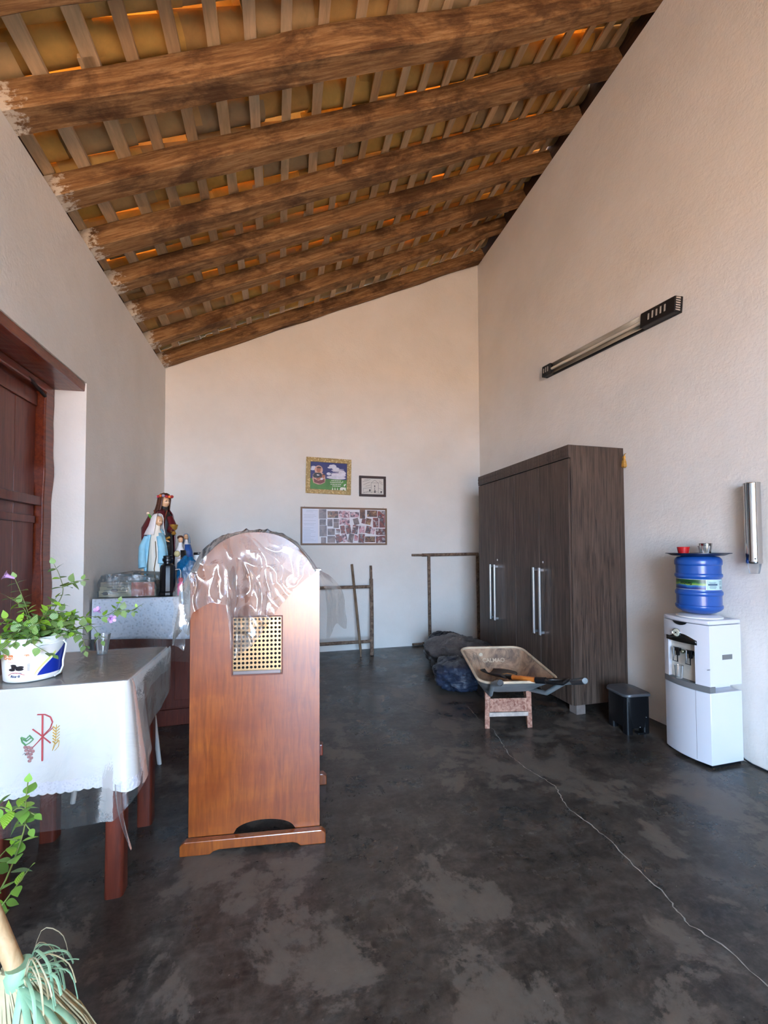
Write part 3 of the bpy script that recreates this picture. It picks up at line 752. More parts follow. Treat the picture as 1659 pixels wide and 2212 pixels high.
for q in ((0.06, -0.104, 0.12), (0.01, -0.103, 0.052)):
    mb = MB(); mb.sphere(q, 0.003); mb.build('rivet', M_alu, pb)

# ------------------------------------------------------------------ back wall: pictures
YW = YB - 0.002
def frame(parent, w, h, bw, d, mat, name='frame_bar', bevel=0.004):
    for (x0, x1, z0, z1) in ((0, w, 0, bw), (0, w, h - bw, h), (0, bw, bw, h - bw), (w - bw, w, bw, h - bw)):
        mb = MB(); mb.box(x0, x1, -d, 0, z0, z1); mb.build(name, mat, parent, bevel=bevel)
def flat(mb, pts, d): mb.poly([(x, -d, z) for x, z in pts])
def ell(cx_, cz, rx, rz, n=16, a0=0, a1=360): return [(cx_ + rx * math.cos(R(a0 + (a1 - a0) * k / n)), cz + rz * math.sin(R(a0 + (a1 - a0) * k / n))) for k in range(n + (a1 - a0 < 360))]
def pm(rgb, nm='print_ink'): return plain(nm, rgb, 0.45)
def ornate_gold():
    t = NT('ornate_gold_moulding'); vec = t.coord()
    vo = t.node('ShaderNodeTexVoronoi'); vo.inputs['Scale'].default_value = 45; t.link(vec, vo.inputs['Vector'])
    t.set(Base_Color=t.ramp(vo.outputs['Distance'], [(0.1, srgb(226, 206, 154)), (0.55, srgb(176, 148, 92))]), Roughness=0.5, Metallic=0.1); t.bump(vo.outputs['Distance'], 0.8, 0.01)
    return t.mat
gp = thing('picture', 'gold framed picture of a man cradling a child before blue sky', 'picture', (0.325, YW, 2.09)); gp.rotation_euler = (0, R(1.2), 0)
frame(gp, 0.60, 0.478, 0.058, 0.024, ornate_gold())
mb = MB(); mb.box(0.05, 0.55, -0.008, 0, 0.05, 0.43); sk = mb.build('print', [pm((36, 40, 104))], gp)
mb = MB(); mb.box(0.058, 0.542, -0.0095, -0.008, 0.058, 0.20); mb.build('meadow', plain('meadow_ink', (70, 128, 34), 0.45, var=0.25, vscale=9), sk)
M_cloud = plain('cloud_ink', (208, 206, 218), 0.45, var=0.15, vscale=20)
for c_ in ((0.33, 0.375, 0.03, 0.02), (0.36, 0.37, 0.04, 0.03), (0.39, 0.345, 0.05, 0.02), (0.31, 0.355, 0.03, 0.012), (0.10, 0.345, 0.035, 0.02), (0.085, 0.32, 0.03, 0.015), (0.42, 0.32, 0.09, 0.012), (0.48, 0.29, 0.05, 0.03), (0.43, 0.26, 0.10, 0.028), (0.40, 0.225, 0.13, 0.024), (0.30, 0.27, 0.03, 0.02)):
    mb = MB(); flat(mb, ell(*c_), 0.0096 + 0.0004 * random.random()); mb.build('cloud', M_cloud, sk)
def blob(mb, pts, d): flat(mb, pts, d)
mb = MB(); flat(mb, ell(0.165, 0.315, 0.055, 0.06), 0.0105); flat(mb, [(0.09, 0.25), (0.12, 0.28), (0.21, 0.28), (0.25, 0.25), (0.255, 0.19), (0.25, 0.15), (0.20, 0.125), (0.16, 0.12), (0.10, 0.14), (0.085, 0.19)], 0.0106); mb.build('halo', pm((206, 160, 140)), sk)
mb = MB(); flat(mb, [(0.09, 0.24), (0.115, 0.275), (0.19, 0.278), (0.215, 0.25), (0.21, 0.215), (0.16, 0.205), (0.10, 0.21)], 0.0112); mb.build('figure_shirt', pm((46, 40, 44)), sk)
mb = MB(); flat(mb, ell(0.165, 0.315, 0.028, 0.036), 0.0113); flat(mb, ell(0.228, 0.235, 0.02, 0.024), 0.0113); flat(mb, [(0.13, 0.20), (0.2, 0.22), (0.215, 0.2), (0.15, 0.175)], 0.0113); mb.build('figure_skin', pm((168, 100, 72)), sk)
for e_ in ((0.168, 0.337, 0.032, 0.022, 10, 0, 180), (0.232, 0.25, 0.02, 0.014, 10, 0, 180)):
    mb = MB(); flat(mb, ell(*e_), 0.0116); mb.build('figure_hair', pm((58, 26, 20)), sk)
mb = MB(); flat(mb, [(0.10, 0.20), (0.16, 0.17), (0.245, 0.2), (0.245, 0.155), (0.19, 0.13), (0.11, 0.145)], 0.0114); mb.build('figure_wrap', pm((120, 54, 50)), sk)
M_capt = pm((224, 218, 222))
for q in ([(0.14, 0.255), (0.175, 0.25), (0.175, 0.24), (0.145, 0.238)], [(0.185, 0.2), (0.215, 0.215), (0.225, 0.19), (0.2, 0.18)]):
    mb = MB(); flat(mb, q, 0.0117); mb.build('white_patch', M_capt, sk)
for k, (x0, x1, z) in enumerate([(0.40, 0.50, 0.338), (0.34, 0.47, 0.318), (0.35, 0.45, 0.298), (0.33, 0.46, 0.278), (0.33, 0.47, 0.255)]):
    mb = MB(); flat(mb, [(x0, z), (x1, z - 0.002), (x1, z + 0.004), (x0, z + 0.006)], 0.0117); mb.build('caption_line', M_capt, sk)
mb = MB()
for (x0, x1, z) in ((0.335, 0.46, 0.178), (0.32, 0.475, 0.155), (0.325, 0.465, 0.13), (0.35, 0.445, 0.107)):
    x = x0
    while x < x1: 
        w = random.uniform(0.008, 0.02); flat(mb, [(x, z), (x + w, z), (x + w, z + 0.009), (x, z + 0.009)], 0.0117); x += w + 0.005
for k in range(3): flat(mb, [(0.345 + 0.033 * k, 0.058), (0.362 + 0.033 * k, 0.058), (0.352 + 0.033 * k, 0.098)], 0.0117)
flat(mb, [(0.45, 0.058), (0.455, 0.09), (0.475, 0.10), (0.53, 0.098), (0.535, 0.058), (0.515, 0.058), (0.50, 0.075), (0.485, 0.058)], 0.0117)
flat(mb, ell(0.525, 0.125, 0.022, 0.02, 10, 60, 230), 0.0117); flat(mb, [(0.475, 0.155), (0.495, 0.17), (0.485, 0.19), (0.485, 0.172)], 0.0117)
mb.build('white_print', pm((232, 230, 214)), sk)

sp = thing('picture', 'small dark framed line drawing of a chapel', 'picture', (1.04, YW, 2.065))
frame(sp, 0.375, 0.282, 0.032, 0.022, plain('dark_brown_frame', (52, 26, 18), 0.4))
mb = MB(); mb.box(0.03, 0.345, -0.006, 0, 0.03, 0.252); dr = mb.build('drawing_sheet', pm((214, 208, 198), 'paper'), sp)
mb = MB()
def ln(p, q, w=0.0016): 
    dx, dz = q[0]-p[0], q[1]-p[1]; L = math.hypot(dx, dz); ox, oz = -dz/L*w, dx/L*w
    flat(mb, [(p[0]+ox, p[1]+oz), (q[0]+ox, q[1]+oz), (q[0]-ox, q[1]-oz), (p[0]-ox, p[1]-oz)], 0.0066)
for p, q in (((0.17, 0.05), (0.17, 0.19)), ((0.27, 0.05), (0.27, 0.19)), ((0.17, 0.19), (0.22, 0.23)), ((0.22, 0.23), (0.27, 0.19)), ((0.165, 0.19), (0.275, 0.19)), ((0.05, 0.06), (0.32, 0.05)), ((0.06, 0.11), (0.17, 0.125)), ((0.06, 0.07), (0.06, 0.11)), ((0.27, 0.12), (0.33, 0.10)), ((0.05, 0.20), (0.16, 0.235)), ((0.06, 0.16), (0.15, 0.20)), ((0.28, 0.22), (0.33, 0.19)), ((0.28, 0.2), (0.335, 0.165)), ((0.05, 0.045), (0.15, 0.08)), ((0.18, 0.075), (0.26, 0.075)), ((0.07, 0.225), (0.13, 0.238)), ((0.09, 0.14), (0.16, 0.16)), ((0.29, 0.065), (0.33, 0.085))): ln(p, q)
for x, z, w, h in ((0.212, 0.055, 0.018, 0.035), (0.212, 0.13, 0.013, 0.028), (0.212, 0.10, 0.01, 0.016), (0.14, 0.07, 0.02, 0.03), (0.30, 0.055, 0.02, 0.025)): flat(mb, [(x, z), (x+w, z), (x+w, z+h), (x, z+h)], 0.0068)
mb.build('ink_lines', pm((66, 62, 60)), dr)

bd = thing('photo_board', 'wide framed board of snapshots beside a typed white page', 'notice board', (0.262, YW, 1.405))
frame(bd, 1.165, 0.502, 0.022, 0.018, plain('thin_brown_frame', (120, 84, 52), 0.5), bevel=0.003)
mb = MB(); mb.box(0.02, 1.145, -0.006, 0, 0.02, 0.482); mb.build('backing_board', pm((226, 220, 222), 'board_white'), bd)
mb = MB(); mb.box(0.024, 0.225, -0.0075, -0.006, 0.024, 0.478); pg = mb.build('typed_page', pm((216, 216, 228), 'page_white'), bd)
mb = MB()
for k in range(22):
    z = 0.455 - k * 0.019
    if k in (2, 6, 8, 11): continue
    x0 = 0.035 + (0.03 if k < 3 else 0) + random.uniform(0, 0.01); x1 = x0 + random.choice([0.15, 0.13, 0.09, 0.16])
    flat(mb, [(x0, z), (x1, z - 0.0012), (x1, z + 0.0014), (x0, z + 0.0026)], 0.0078)
mb.build('typed_lines', pm((150, 148, 160)), pg)
def photo_mat(name, cols, sc):
    t = NT(name); vec = t.coord(rand=True); oi = t.node('ShaderNodeObjectInfo')
    vo = t.node('ShaderNodeTexVoronoi'); vo.inputs['Scale'].default_value = sc; t.link(vec, vo.inputs['Vector'])
    sep = t.node('ShaderNodeSeparateColor'); t.link(vo.outputs['Color'], sep.inputs[0])
    n = t.noise(vec, sc * 2.2, 4)
    md = t.node('ShaderNodeMath', operation='MULTIPLY_ADD'); t.link(n, md.inputs[0]); md.inputs[1].default_value = 0.5
    m2 = t.node('ShaderNodeMath', operation='MULTIPLY'); t.link(sep.outputs[0], m2.inputs[0]); m2.inputs[1].default_value = 0.7; t.link(m2.outputs[0], md.inputs[2])
    t.set(Base_Color=t.ramp(md.outputs[0], [(i / (len(cols) - 1), srgb(*c)) for i, c in enumerate(cols)]), Roughness=0.35)
    return t.mat
PM = [photo_mat('snapshot_people', [(40, 30, 34), (92, 66, 62), (150, 78, 70), (60, 52, 66), (206, 190, 186)], 32),
      photo_mat('snapshot_doors', [(66, 54, 54), (104, 84, 82), (140, 118, 114), (84, 70, 70)], 16),
      photo_mat('snapshot_red', [(150, 40, 60), (214, 160, 170), (60, 30, 50), (222, 200, 206), (170, 60, 60)], 34),
      photo_mat('snapshot_dark', [(30, 20, 18), (70, 44, 30), (140, 96, 70), (40, 30, 40), (190, 150, 110)], 28)]
# (centre px u, v in the board zoom) -> board coordinates
S = 1.165 / (1595 - 68)
def photo(u0, v0, u1, v1, k, ang=0, lift=0):
    cu, cv = (u0 + u1) / 2, (v0 + v1) / 2; w, h = (u1 - u0) * S, (v1 - v0) * S * 0.98
    X, Z = (cu - 68) * S, 0.502 - (cv - 68) * 0.502 / (770 - 68)
    mb = MB(); mb.box(-w/2, w/2, -0.0012, 0, -h/2, h/2)
    o = mb.build('photo', PM[k], bd); o.location = (X, -0.0062 - lift * 0.0014, Z); o.rotation_euler = (0, R(ang), 0)
for i, a in enumerate([(380,110,508,278,1),(528,140,715,262,3),(722,130,915,258,2),(925,150,1085,245,2),(1100,105,1195,265,3),(1232,115,1415,232,3),(1425,125,1560,250,0),
  (390,295,500,400,1),(527,290,615,420,1),(632,285,728,345,1),(632,352,725,450,1),(735,275,915,390,2),(985,268,1080,385,1,-15),(1135,270,1200,362,0,12),(1205,268,1300,380,3,12),(1340,255,1440,430,0),(1455,255,1560,435,0),
  (390,412,515,605,1),(530,468,655,582,1),(675,475,745,545,0),(755,410,835,550,0,-8),(850,400,940,555,0,-10),(965,400,1065,555,0,10),(1085,410,1185,548,2),(1205,415,1300,548,0,14),(1300,450,1370,560,2,16),(1390,460,1565,578,0),
  (415,628,502,742,1),(527,605,660,725,1),(668,565,740,612,0,-14),(670,612,790,720,0,-18),(785,560,870,710,2,-14),(895,560,985,720,1,12),(1000,580,1065,690,2,4),(1075,565,1185,725,0,4),(1192,610,1375,715,3),(1390,600,1565,725,0,-4)]):
    photo(*a[:5], ang=(a[5] if len(a) > 5 else 0), lift=(1 + i % 3))
for x in (0.05, 1.115):
    mb = MB(); mb.tube([(x, -0.004, 0.502), (x, -0.003, 0.512), (x + 0.004, -0.008, 0.514)], 0.0015, 5); mb.build('nail', M_dkgrey, bd)

# ------------------------------------------------------------------ scaffold frames and stick
M_rust = wood('rusty_paint_splashed_pipe', (82, 58, 46), (142, 118, 98), scale=9, stretch=(3, 3, 3), rough=0.75, bump=0.3, p=(0.35, 0.62))
s1 = thing('scaffold_frame', 'rusty scaffold frame leaning on the back wall behind the wooden screen', 'scaffold frame', (0, 0, 0))
def lean(x, z, y0=5.117, y1=5.418, h=1.124): return (x, y0 + (y1 - y0) * z / h, z)
for x in (1.165, -0.08):
    mb = MB(); mb.tube([lean(x - 0.03, 0.0), lean(x, 0.5), lean(x + 0.02, 0.95)], 0.024, 10); mb.tube([lean(x + 0.02, 0.95), lean(x + 0.025, 1.124)], 0.017, 10); mb.build('upright', M_rust, s1, smooth=50)
for z in (0.85, 0.17):
    mb = MB(); mb.tube([lean(-0.08, z), lean(1.165, z)], 0.021, 10); mb.build('cross_tube', M_rust, s1, smooth=50)
s2 = thing('scaffold_frame', 'rusty scaffold frame standing by the back wall half behind the wardrobe', 'scaffold frame', (0, 0, 0))
yy = YB - 0.03
for z in (1.262, 0.026):
    mb = MB(); mb.tube([(1.93, yy, z), (2.79, yy, z + 0.008)], 0.023, 10); mb.tube([(1.78, yy, z), (1.93, yy, z)], 0.017, 10); mb.build('rail', M_rust, s2, smooth=50)
for x in (2.035, 2.785):
    mb = MB(); mb.tube([(x - 0.005, yy, 1.25), (x + 0.004, yy, 0.03)], 0.022, 10); mb.build('upright', M_rust, s2, smooth=50)
mb = MB(); mb.tube([(0.934, 5.43, 1.146), (0.97, 5.25, 0.5), (0.985, 5.10, 0.07)], 0.017, 10); mb.tube([(0.985, 5.10, 0.07), (0.987, 5.085, 0.0)], 0.010, 8)
tag(mb.build('wooden_stick', wood('grey_weathered_stick', (96, 72, 54), (150, 124, 98), 6, (4, 4, 1), 0.8), smooth=50), 'thin wooden stick leaning against the scaffold frame and back wall', 'stick')

# ------------------------------------------------------------------ rubbish bags
def bag(name, label, c, rx, ry, h, mat, seed, fold=0.10, rz=0, tie=None):
    mb = MB(); nu, nv = 72, 30; vs = []
    for j in range(nv + 1):
        t = j / nv; ph = math.pi * (0.03 + 0.96 * t)
        for i in range(nu):
            an = 2 * math.pi * i / nu
            d = Vector((math.sin(ph) * math.cos(an), math.sin(ph) * math.sin(an), math.cos(ph)))
            q = d * 2.1 + Vector((seed, seed * 0.7, 0))
            f = 1 + 0.16 * noise.noise(q) + fold * (0.55 - abs(noise.noise(q * 2.6)) * 2) * 0.8 + 0.045 * (0.5 - abs(noise.noise(q * 6.5)) * 2)
            sq = 1 / (abs(d.x) ** 2.6 + abs(d.y) ** 2.6 + abs(d.z) ** 2.6) ** (1 / 2.6)
            v = Vector((d.x * rx, d.y * ry, d.z * h * 0.5)) * f * sq
            z = v.z + h * 0.5
            vs.append((v.x, v.y, max(0.002, z)))
    fs = [(j*nu+i, j*nu+(i+1) % nu, (j+1)*nu+(i+1) % nu, (j+1)*nu+i) for j in range(nv) for i in range(nu)] + [tuple(range(nu)), tuple(reversed([nv*nu+i for i in range(nu)]))]
    mb.add(vs, fs)
    o = mb.build(name, mat, None, smooth=70); o.location = c; o.rotation_euler = (0, 0, rz)
    return tag(o, label, 'rubbish bag', 'rubbish bags by the wardrobe')
def bag_mat(name, a, b, speck):
    t = NT(name); vec = t.coord(); n = t.noise(vec, 6, 6, 0.6); sp_ = t.noise(vec, 26, 3, 0.5)
    c = t.ramp(n, [(0.35, srgb(*a)), (0.7, srgb(*b))])
    c = t.mix(t.ramp(sp_, [(0.68, (0, 0, 0, 1)), (0.74, (1, 1, 1, 1))]), c, srgb(*speck))
    t.set(Base_Color=c, Roughness=0.36, Specular_IOR_Level=0.5); t.bump(t.noise(t.coord((1, 1, 2.5)), 13, 6, 0.6, 1.2), 0.55, 0.02); return t.mat
bag('rubbish_bag', 'large dusty grey black rubbish bag slumped behind the wheelbarrow', (1.93, 4.24, 0), 0.29, 0.42, 0.36, bag_mat('dusty_black_film', (58, 56, 58), (104, 100, 100), (178, 174, 170)), 3.1, 0.12, R(20))
bag('rubbish_bag', 'blue black shiny rubbish bag lying lowest beside the wheelbarrow', (1.70, 3.74, 0), 0.24, 0.30, 0.27, bag_mat('blue_black_film', (30, 38, 54), (58, 68, 90), (180, 190, 200)), 8.4, 0.14, R(-20))
bag('rubbish_bag', 'small dark rubbish bag at the back against the wardrobe foot', (2.02, 4.82, 0), 0.21, 0.20, 0.30, bag_mat('black_film', (18, 20, 26), (36, 40, 50), (90, 90, 96)), 5.2, 0.12)

# ------------------------------------------------------------------ wheelbarrow and shovel
wbz = -math.atan2(0.2, 0.98)
wb_ = thing('wheelbarrow', 'worn steel wheelbarrow with cement stained tray and rusty legs', 'wheelbarrow', (1.67, 2.80, 0), wbz)
def tray_mat():
    t = NT('cement_stained_steel'); vec = t.coord(); n = t.noise(vec, 5, 8, 0.68, 0.8); b = t.noise(vec, 3.1, 5, 0.6)
    c = t.ramp(n, [(0.38, srgb(96, 78, 68)), (0.52, srgb(168, 138, 112)), (0.68, srgb(196, 166, 136))])
    c = t.mix(t.ramp(b, [(0.5, (0, 0, 0, 1)), (0.62, (0.8, 0.8, 0.8, 1))]), c, srgb(104, 84, 78))
    t.set(Base_Color=c, Roughness=0.75); t.bump(n, 0.3, 0.006); return t.mat
M_tray = tray_mat(); M_traylip = plain('pale_worn_lip', (190, 170, 144), 0.6, var=0.2, vscale=14)
M_galv = plain('blue_grey_galvanised', (138, 146, 148), 0.5, 0.2, var=0.25, vscale=9)
M_rustred = wood('rusty_red_paint', (128, 78, 62), (186, 142, 120), scale=22, stretch=(2, 2, 2), rough=0.8, bump=0.3, p=(0.38, 0.62))
def ring(hw0, hw1, y0, y1, z0, z1, r, xo=0.0, n=7):
    # rounded rectangle, half width hw0 at y0 (rear) and hw1 at y1 (front)
    P = []
    for sx, yy, hw, a in ((1, y1, hw1, 0), (-1, y1, hw1, 90), (-1, y0, hw0, 180), (1, y0, hw0, 270)):
        cy_ = yy - r if yy == y1 else yy + r
        for k in range(n + 1):
            an = R(a + 90 * k / n); x = sx * (hw - r) + r * math.cos(an) + xo; y = cy_ + r * math.sin(an)
            t = (y - y0) / (y1 - y0); P.append((x, y, z0 + (z1 - z0) * t))
    return P
def loft(mb, rings, cap0=False, cap1=True):
    n = len(rings[0]); vs = [v for r_ in rings for v in r_]
    fs = [(i*n+k, i*n+(k+1) % n, (i+1)*n+(k+1) % n, (i+1)*n+k) for i in range(len(rings)-1) for k in range(n)]
    if cap0: fs.append(tuple(reversed(range(n))))
    if cap1: fs.append(tuple((len(rings)-1)*n + k for k in range(n)))
    mb.add(vs, fs)
rim = ring(0.275, 0.258, -0.34, 0.33, 0.448, 0.522, 0.085, -0.03)
inner = [rim, ring(0.258, 0.243, -0.31, 0.315, 0.432, 0.50, 0.085, -0.03), ring(0.215, 0.20, -0.215, 0.25, 0.375, 0.385, 0.085, -0.025), ring(0.18, 0.165, -0.135, 0.195, 0.322, 0.315, 0.085, -0.02), ring(0.15, 0.14, -0.10, 0.15, 0.308, 0.302, 0.08, -0.02)]
mb = MB(); loft(mb, inner); ty = mb.build('tray', M_tray, wb_, smooth=60)
outer = [[(x * 1.012, y * 1.012, z - 0.006) for x, y, z in r_] for r_ in inner]
mb = MB(); loft(mb, outer); tag(mb.build('tray_underside', M_galv, wb_, smooth=60), 'blue grey outside of the tray')
mb = MB(); mb.tube(rim + [rim[0]], 0.010, 8, caps=False); mb.build('rim', M_traylip, ty, smooth=60)
for k, x in enumerate((-0.215, -0.185, -0.155)):
    mb = MB(); mb.tube([(x, 0.30, 0.488), (x + 0.012, 0.262, 0.415), (x + 0.02, 0.24, 0.385)], 0.004, 5); mb.build('press_rib', M_tray, ty, smooth=60)
mb = MB(); mb.lathe([(0.004, 0), (0.016, 0), (0.016, -0.005), (0.005, -0.006)], 14, (-0.12, 0.298, 0.472), axis='y'); mb.build('bolt_washer', M_traylip, ty, smooth=40)
# lettering stamped on the front wall of the tray (slopes)
text_mesh('CALMAO', 0.045, M_traylip, 'stamped_lettering', ty, lambda x, y, z: (x - 0.02, 0.276 + (y) * 0.42 - 0.004, 0.43 + y * 0.9), bold=0.001)
for sx in (-1, 1):
    mb = MB(); P = [(sx * 0.05, 0.66, 0.17), (sx * 0.12, 0.35, 0.235), (sx * 0.155, 0.05, 0.272), (sx * 0.20, -0.22, 0.33), (sx * 0.24, -0.40, 0.46), (sx * 0.262, -0.62, 0.54)]
    Q = []
    for a, b in zip(P[:-1], P[1:]):
        for k in range(4): Q.append(tuple(a[i] + (b[i] - a[i]) * k / 4 for i in range(3)))
    Q.append(P[-1]); mb.tube(Q, 0.016, 10, caps=False); h_ = mb.build('handle_tube', M_galv, wb_, smooth=60)
    mb = MB(); d = Vector((sx * 0.262, -0.62, 0.54)) - Vector((sx * 0.24, -0.40, 0.46)); e = Vector((sx * 0.262, -0.62, 0.54))
    mb.tube([e - d * 0.55, e], 0.0195, 12, caps=False); mb.build('grip', M_dkgrey if sx > 0 else M_galv, h_, smooth=60)
    mb = MB(); mb.lathe([(0.006, 0), (0.019, 0)], 12, tuple(e), axis='y', caps=(True, False)); mb.build('grip_end', M_dkgrey if sx < 0 else M_galv, h_)
    mb = MB(); mb.prism([(sx * 0.155 - 0.02, 0.30), (sx * 0.155 + 0.02, 0.30), (sx * 0.163 + 0.018, 0.0), (sx * 0.163 - 0.018, 0.0)], lambda a, b, t: (a, t, b), -0.012, 0.0)
    mb.prism([(-0.012, 0.0), (0.03, 0.0), (0.09, 0.27), (0.07, 0.275), (0.022, 0.022), (-0.012, 0.02)], lambda a, b, t: (t, a, b), sx * 0.155 - 0.003, sx * 0.155 + 0.003)
    mb.build('leg', M_rustred, wb_, bevel=0.002)
mb = MB(); mb.box(-0.145, 0.142, -0.018, -0.010, 0.125, 0.225); mb.build('cross_plate', M_rustred, wb_, bevel=0.003)
mb = MB(); mb.box(-0.15, 0.148, -0.022, -0.008, 0.092, 0.122); mb.build('cross_strip', plain('bare_strip', (176, 160, 148), 0.7, var=0.2, vscale=30), wb_, bevel=0.002)
mb = MB(); mb.lathe([(0.10, -0.04), (0.15, -0.042), (0.168, -0.03), (0.172, 0), (0.168, 0.03), (0.15, 0.042), (0.10, 0.04)], 32, (0, 0.66, 0.172), axis='x', caps=(True, True)); mb.build('wheel', plain('rubber', (38, 36, 36), 0.8, bump=0.4, bscale=40), wb_, smooth=40)

sv = thing('shovel', 'dark shovel with orange wooden shaft lying in the wheelbarrow', 'shovel', (0, 0, 0))
b0 = Vector((1.585, 2.64, 0.428)); ax = (Vector((1.625, 3.0, 0.365)) - b0); side = Vector((0.98, -0.1, -0.02)).normalized()
def blade(u, v):
    w = 0.115 * (0.55 + 0.45 * min(1, v * 3.2)) * (1 if v < 0.62 else math.sqrt(max(0.0, 1 - ((v - 0.62) / 0.40) ** 2)))
    s = (u - 0.5) * 2
    return b0 + ax * v + side * (s * w) + Vector((0, 0, 0.026 * s * s - 0.010 * math.cos(s * 1.4) + 0.012 * math.exp(-(s * 6) ** 2) * (1 - v)))
mb = MB(); mb.grid(blade, 14, 14); mb.build('blade', plain('dark_shovel_steel', (50, 48, 50), 0.5, 0.4, var=0.25, vscale=20), sv, smooth=60, solid=0.003)
mb = MB(); mb.poly([b0 + ax * 0.10 + side * 0.02 + Vector((0, 0, 0.012)), b0 + ax * 0.10 + side * 0.062 + Vector((0, 0, 0.017)), b0 + ax * 0.42 + side * 0.06 + Vector((0, 0, 0.013)), b0 + ax * 0.42 + side * 0.015 + Vector((0, 0, 0.007))]); mb.build('paper_label', plain('torn_label', (206, 160, 100), 0.7, var=0.2, vscale=30), sv, solid=0.001)
h0, h1, h2 = Vector((1.583, 2.632, 0.436)), Vector((1.672, 2.40, 0.475)), Vector((1.76, 2.262, 0.502))
mb = MB(); mb.tube([b0 + ax * 0.12 + Vector((0, 0, 0.01)), h0, h0 + (h1 - h0) * 0.12], [0.012, 0.019, 0.019], 10); mb.build('socket', M_black, sv, smooth=60)
mb = MB(); mb.tube([h0 + (h1 - h0) * 0.08, h1], 0.0175, 12); mb.build('shaft', wood('orange_varnished_shaft', (176, 92, 34), (214, 128, 56), 6, (4, 1, 4), 0.3, bump=0.05), sv, smooth=60)
mb = MB(); dd = (h2 - h1).normalized(); sd_ = dd.cross(Vector((0, 0, 1))).normalized()
mb.tube([h1 - dd * 0.03, h1 + dd * 0.04], 0.0215, 12); e0 = h1 + dd * 0.035; e1 = h2
mb.tube([e0, e0 + dd * 0.03 + sd_ * 0.035, e1 + sd_ * 0.048, e1 - sd_ * 0.048, e0 + dd * 0.03 - sd_ * 0.035, e0], [0.014, 0.012, 0.013, 0.013, 0.012, 0.014], 8); mb.build('d_grip', M_black, sv, smooth=60)

# ------------------------------------------------------------------ altar cabinet at the left wall
ac = thing('altar_cabinet', 'dark red brown cabinet against the left wall under white lace cloth', 'cabinet', (-1.345, 3.50, 0))
AW, AD, AH = 0.985, 0.62, 0.985
mb = MB(); mb.box(0.01, AW - 0.01, 0.02, AD, 0.0, AH - 0.03); mb.build('body', M_redwood, ac, bevel=0.003)
mb = MB(); mb.box(0, AW, -0.005, AD, AH - 0.03, AH); mb.build('top_board', M_redwood, ac, bevel=0.004)
mb = MB(); mb.box(0.005, AW - 0.005, -0.002, 0.02, 0.0, 0.12); mb.build('plinth', M_redwood, ac, bevel=0.004)
mb = MB(); mb.box(0.005, AW - 0.005, 0.0, 0.02, AH - 0.12, AH - 0.03); mb.build('top_rail', M_redwood, ac, bevel=0.003)
for a, b in ((0.03, 0.47), (0.50, 0.955)):
    mb = MB(); mb.box(a, b, 0.004, 0.02, 0.135, 0.85); d = mb.build('door', M_redwood, ac, bevel=0.003)
    mb = MB(); mb.box(a + 0.06, b - 0.06, -0.002, 0.004, 0.19, 0.79); mb.build('door_panel', M_redwood, d, bevel=0.01)
# lace cloth
lc = thing('lace_cloth', 'white lace cloth hanging over the front of the altar cabinet', 'cloth', (-1.345, 3.50, 0))
mb = MB(); mb.grid(lambda u, v: (0.004 + (AW + 0.008) * u, AD * 0.98 - (AD * 0.98 + 0.012) * v, AH + 0.0025), 10, 6); mb.build('cloth_top', M_cloth, lc, solid=0.002)
def lflap(u, v):
    x = (AW + 0.012) * u - 0.004 - 0.03 * v * (1 - u) ** 6
    L = 0.29 + 0.055 * u
    return (max(x, 0.004), -0.013 - 0.008 * math.sin(u * 14) * v - 0.006 * v, AH + 0.002 - L * v)
mb = MB(); mb.grid(lflap, 60, 12); mb.build('lace_drop', M_lace, lc, smooth=60, solid=0.002)
pc = MB()
def pflap(u, v):
    x = 0.01 + AW * 1.0 * u; return (x, -0.026 - 0.006 * math.sin(u * 17 + v * 2) * v - 0.004 * v, AH + 0.006 - (0.44 + 0.10 * u) * v)
pc.grid(pflap, 40, 12); pc.grid(lambda u, v: (0.01 + AW * u, -0.026 + AD * 0.9 * v, AH + 0.006), 8, 6)
o = pc.build('plastic_sheet', M_film2, None, smooth=60); o.location = (-1.345, 3.50, 0); tag(o, 'thin clear plastic sheet laid over the altar lace cloth', 'plastic sheet')

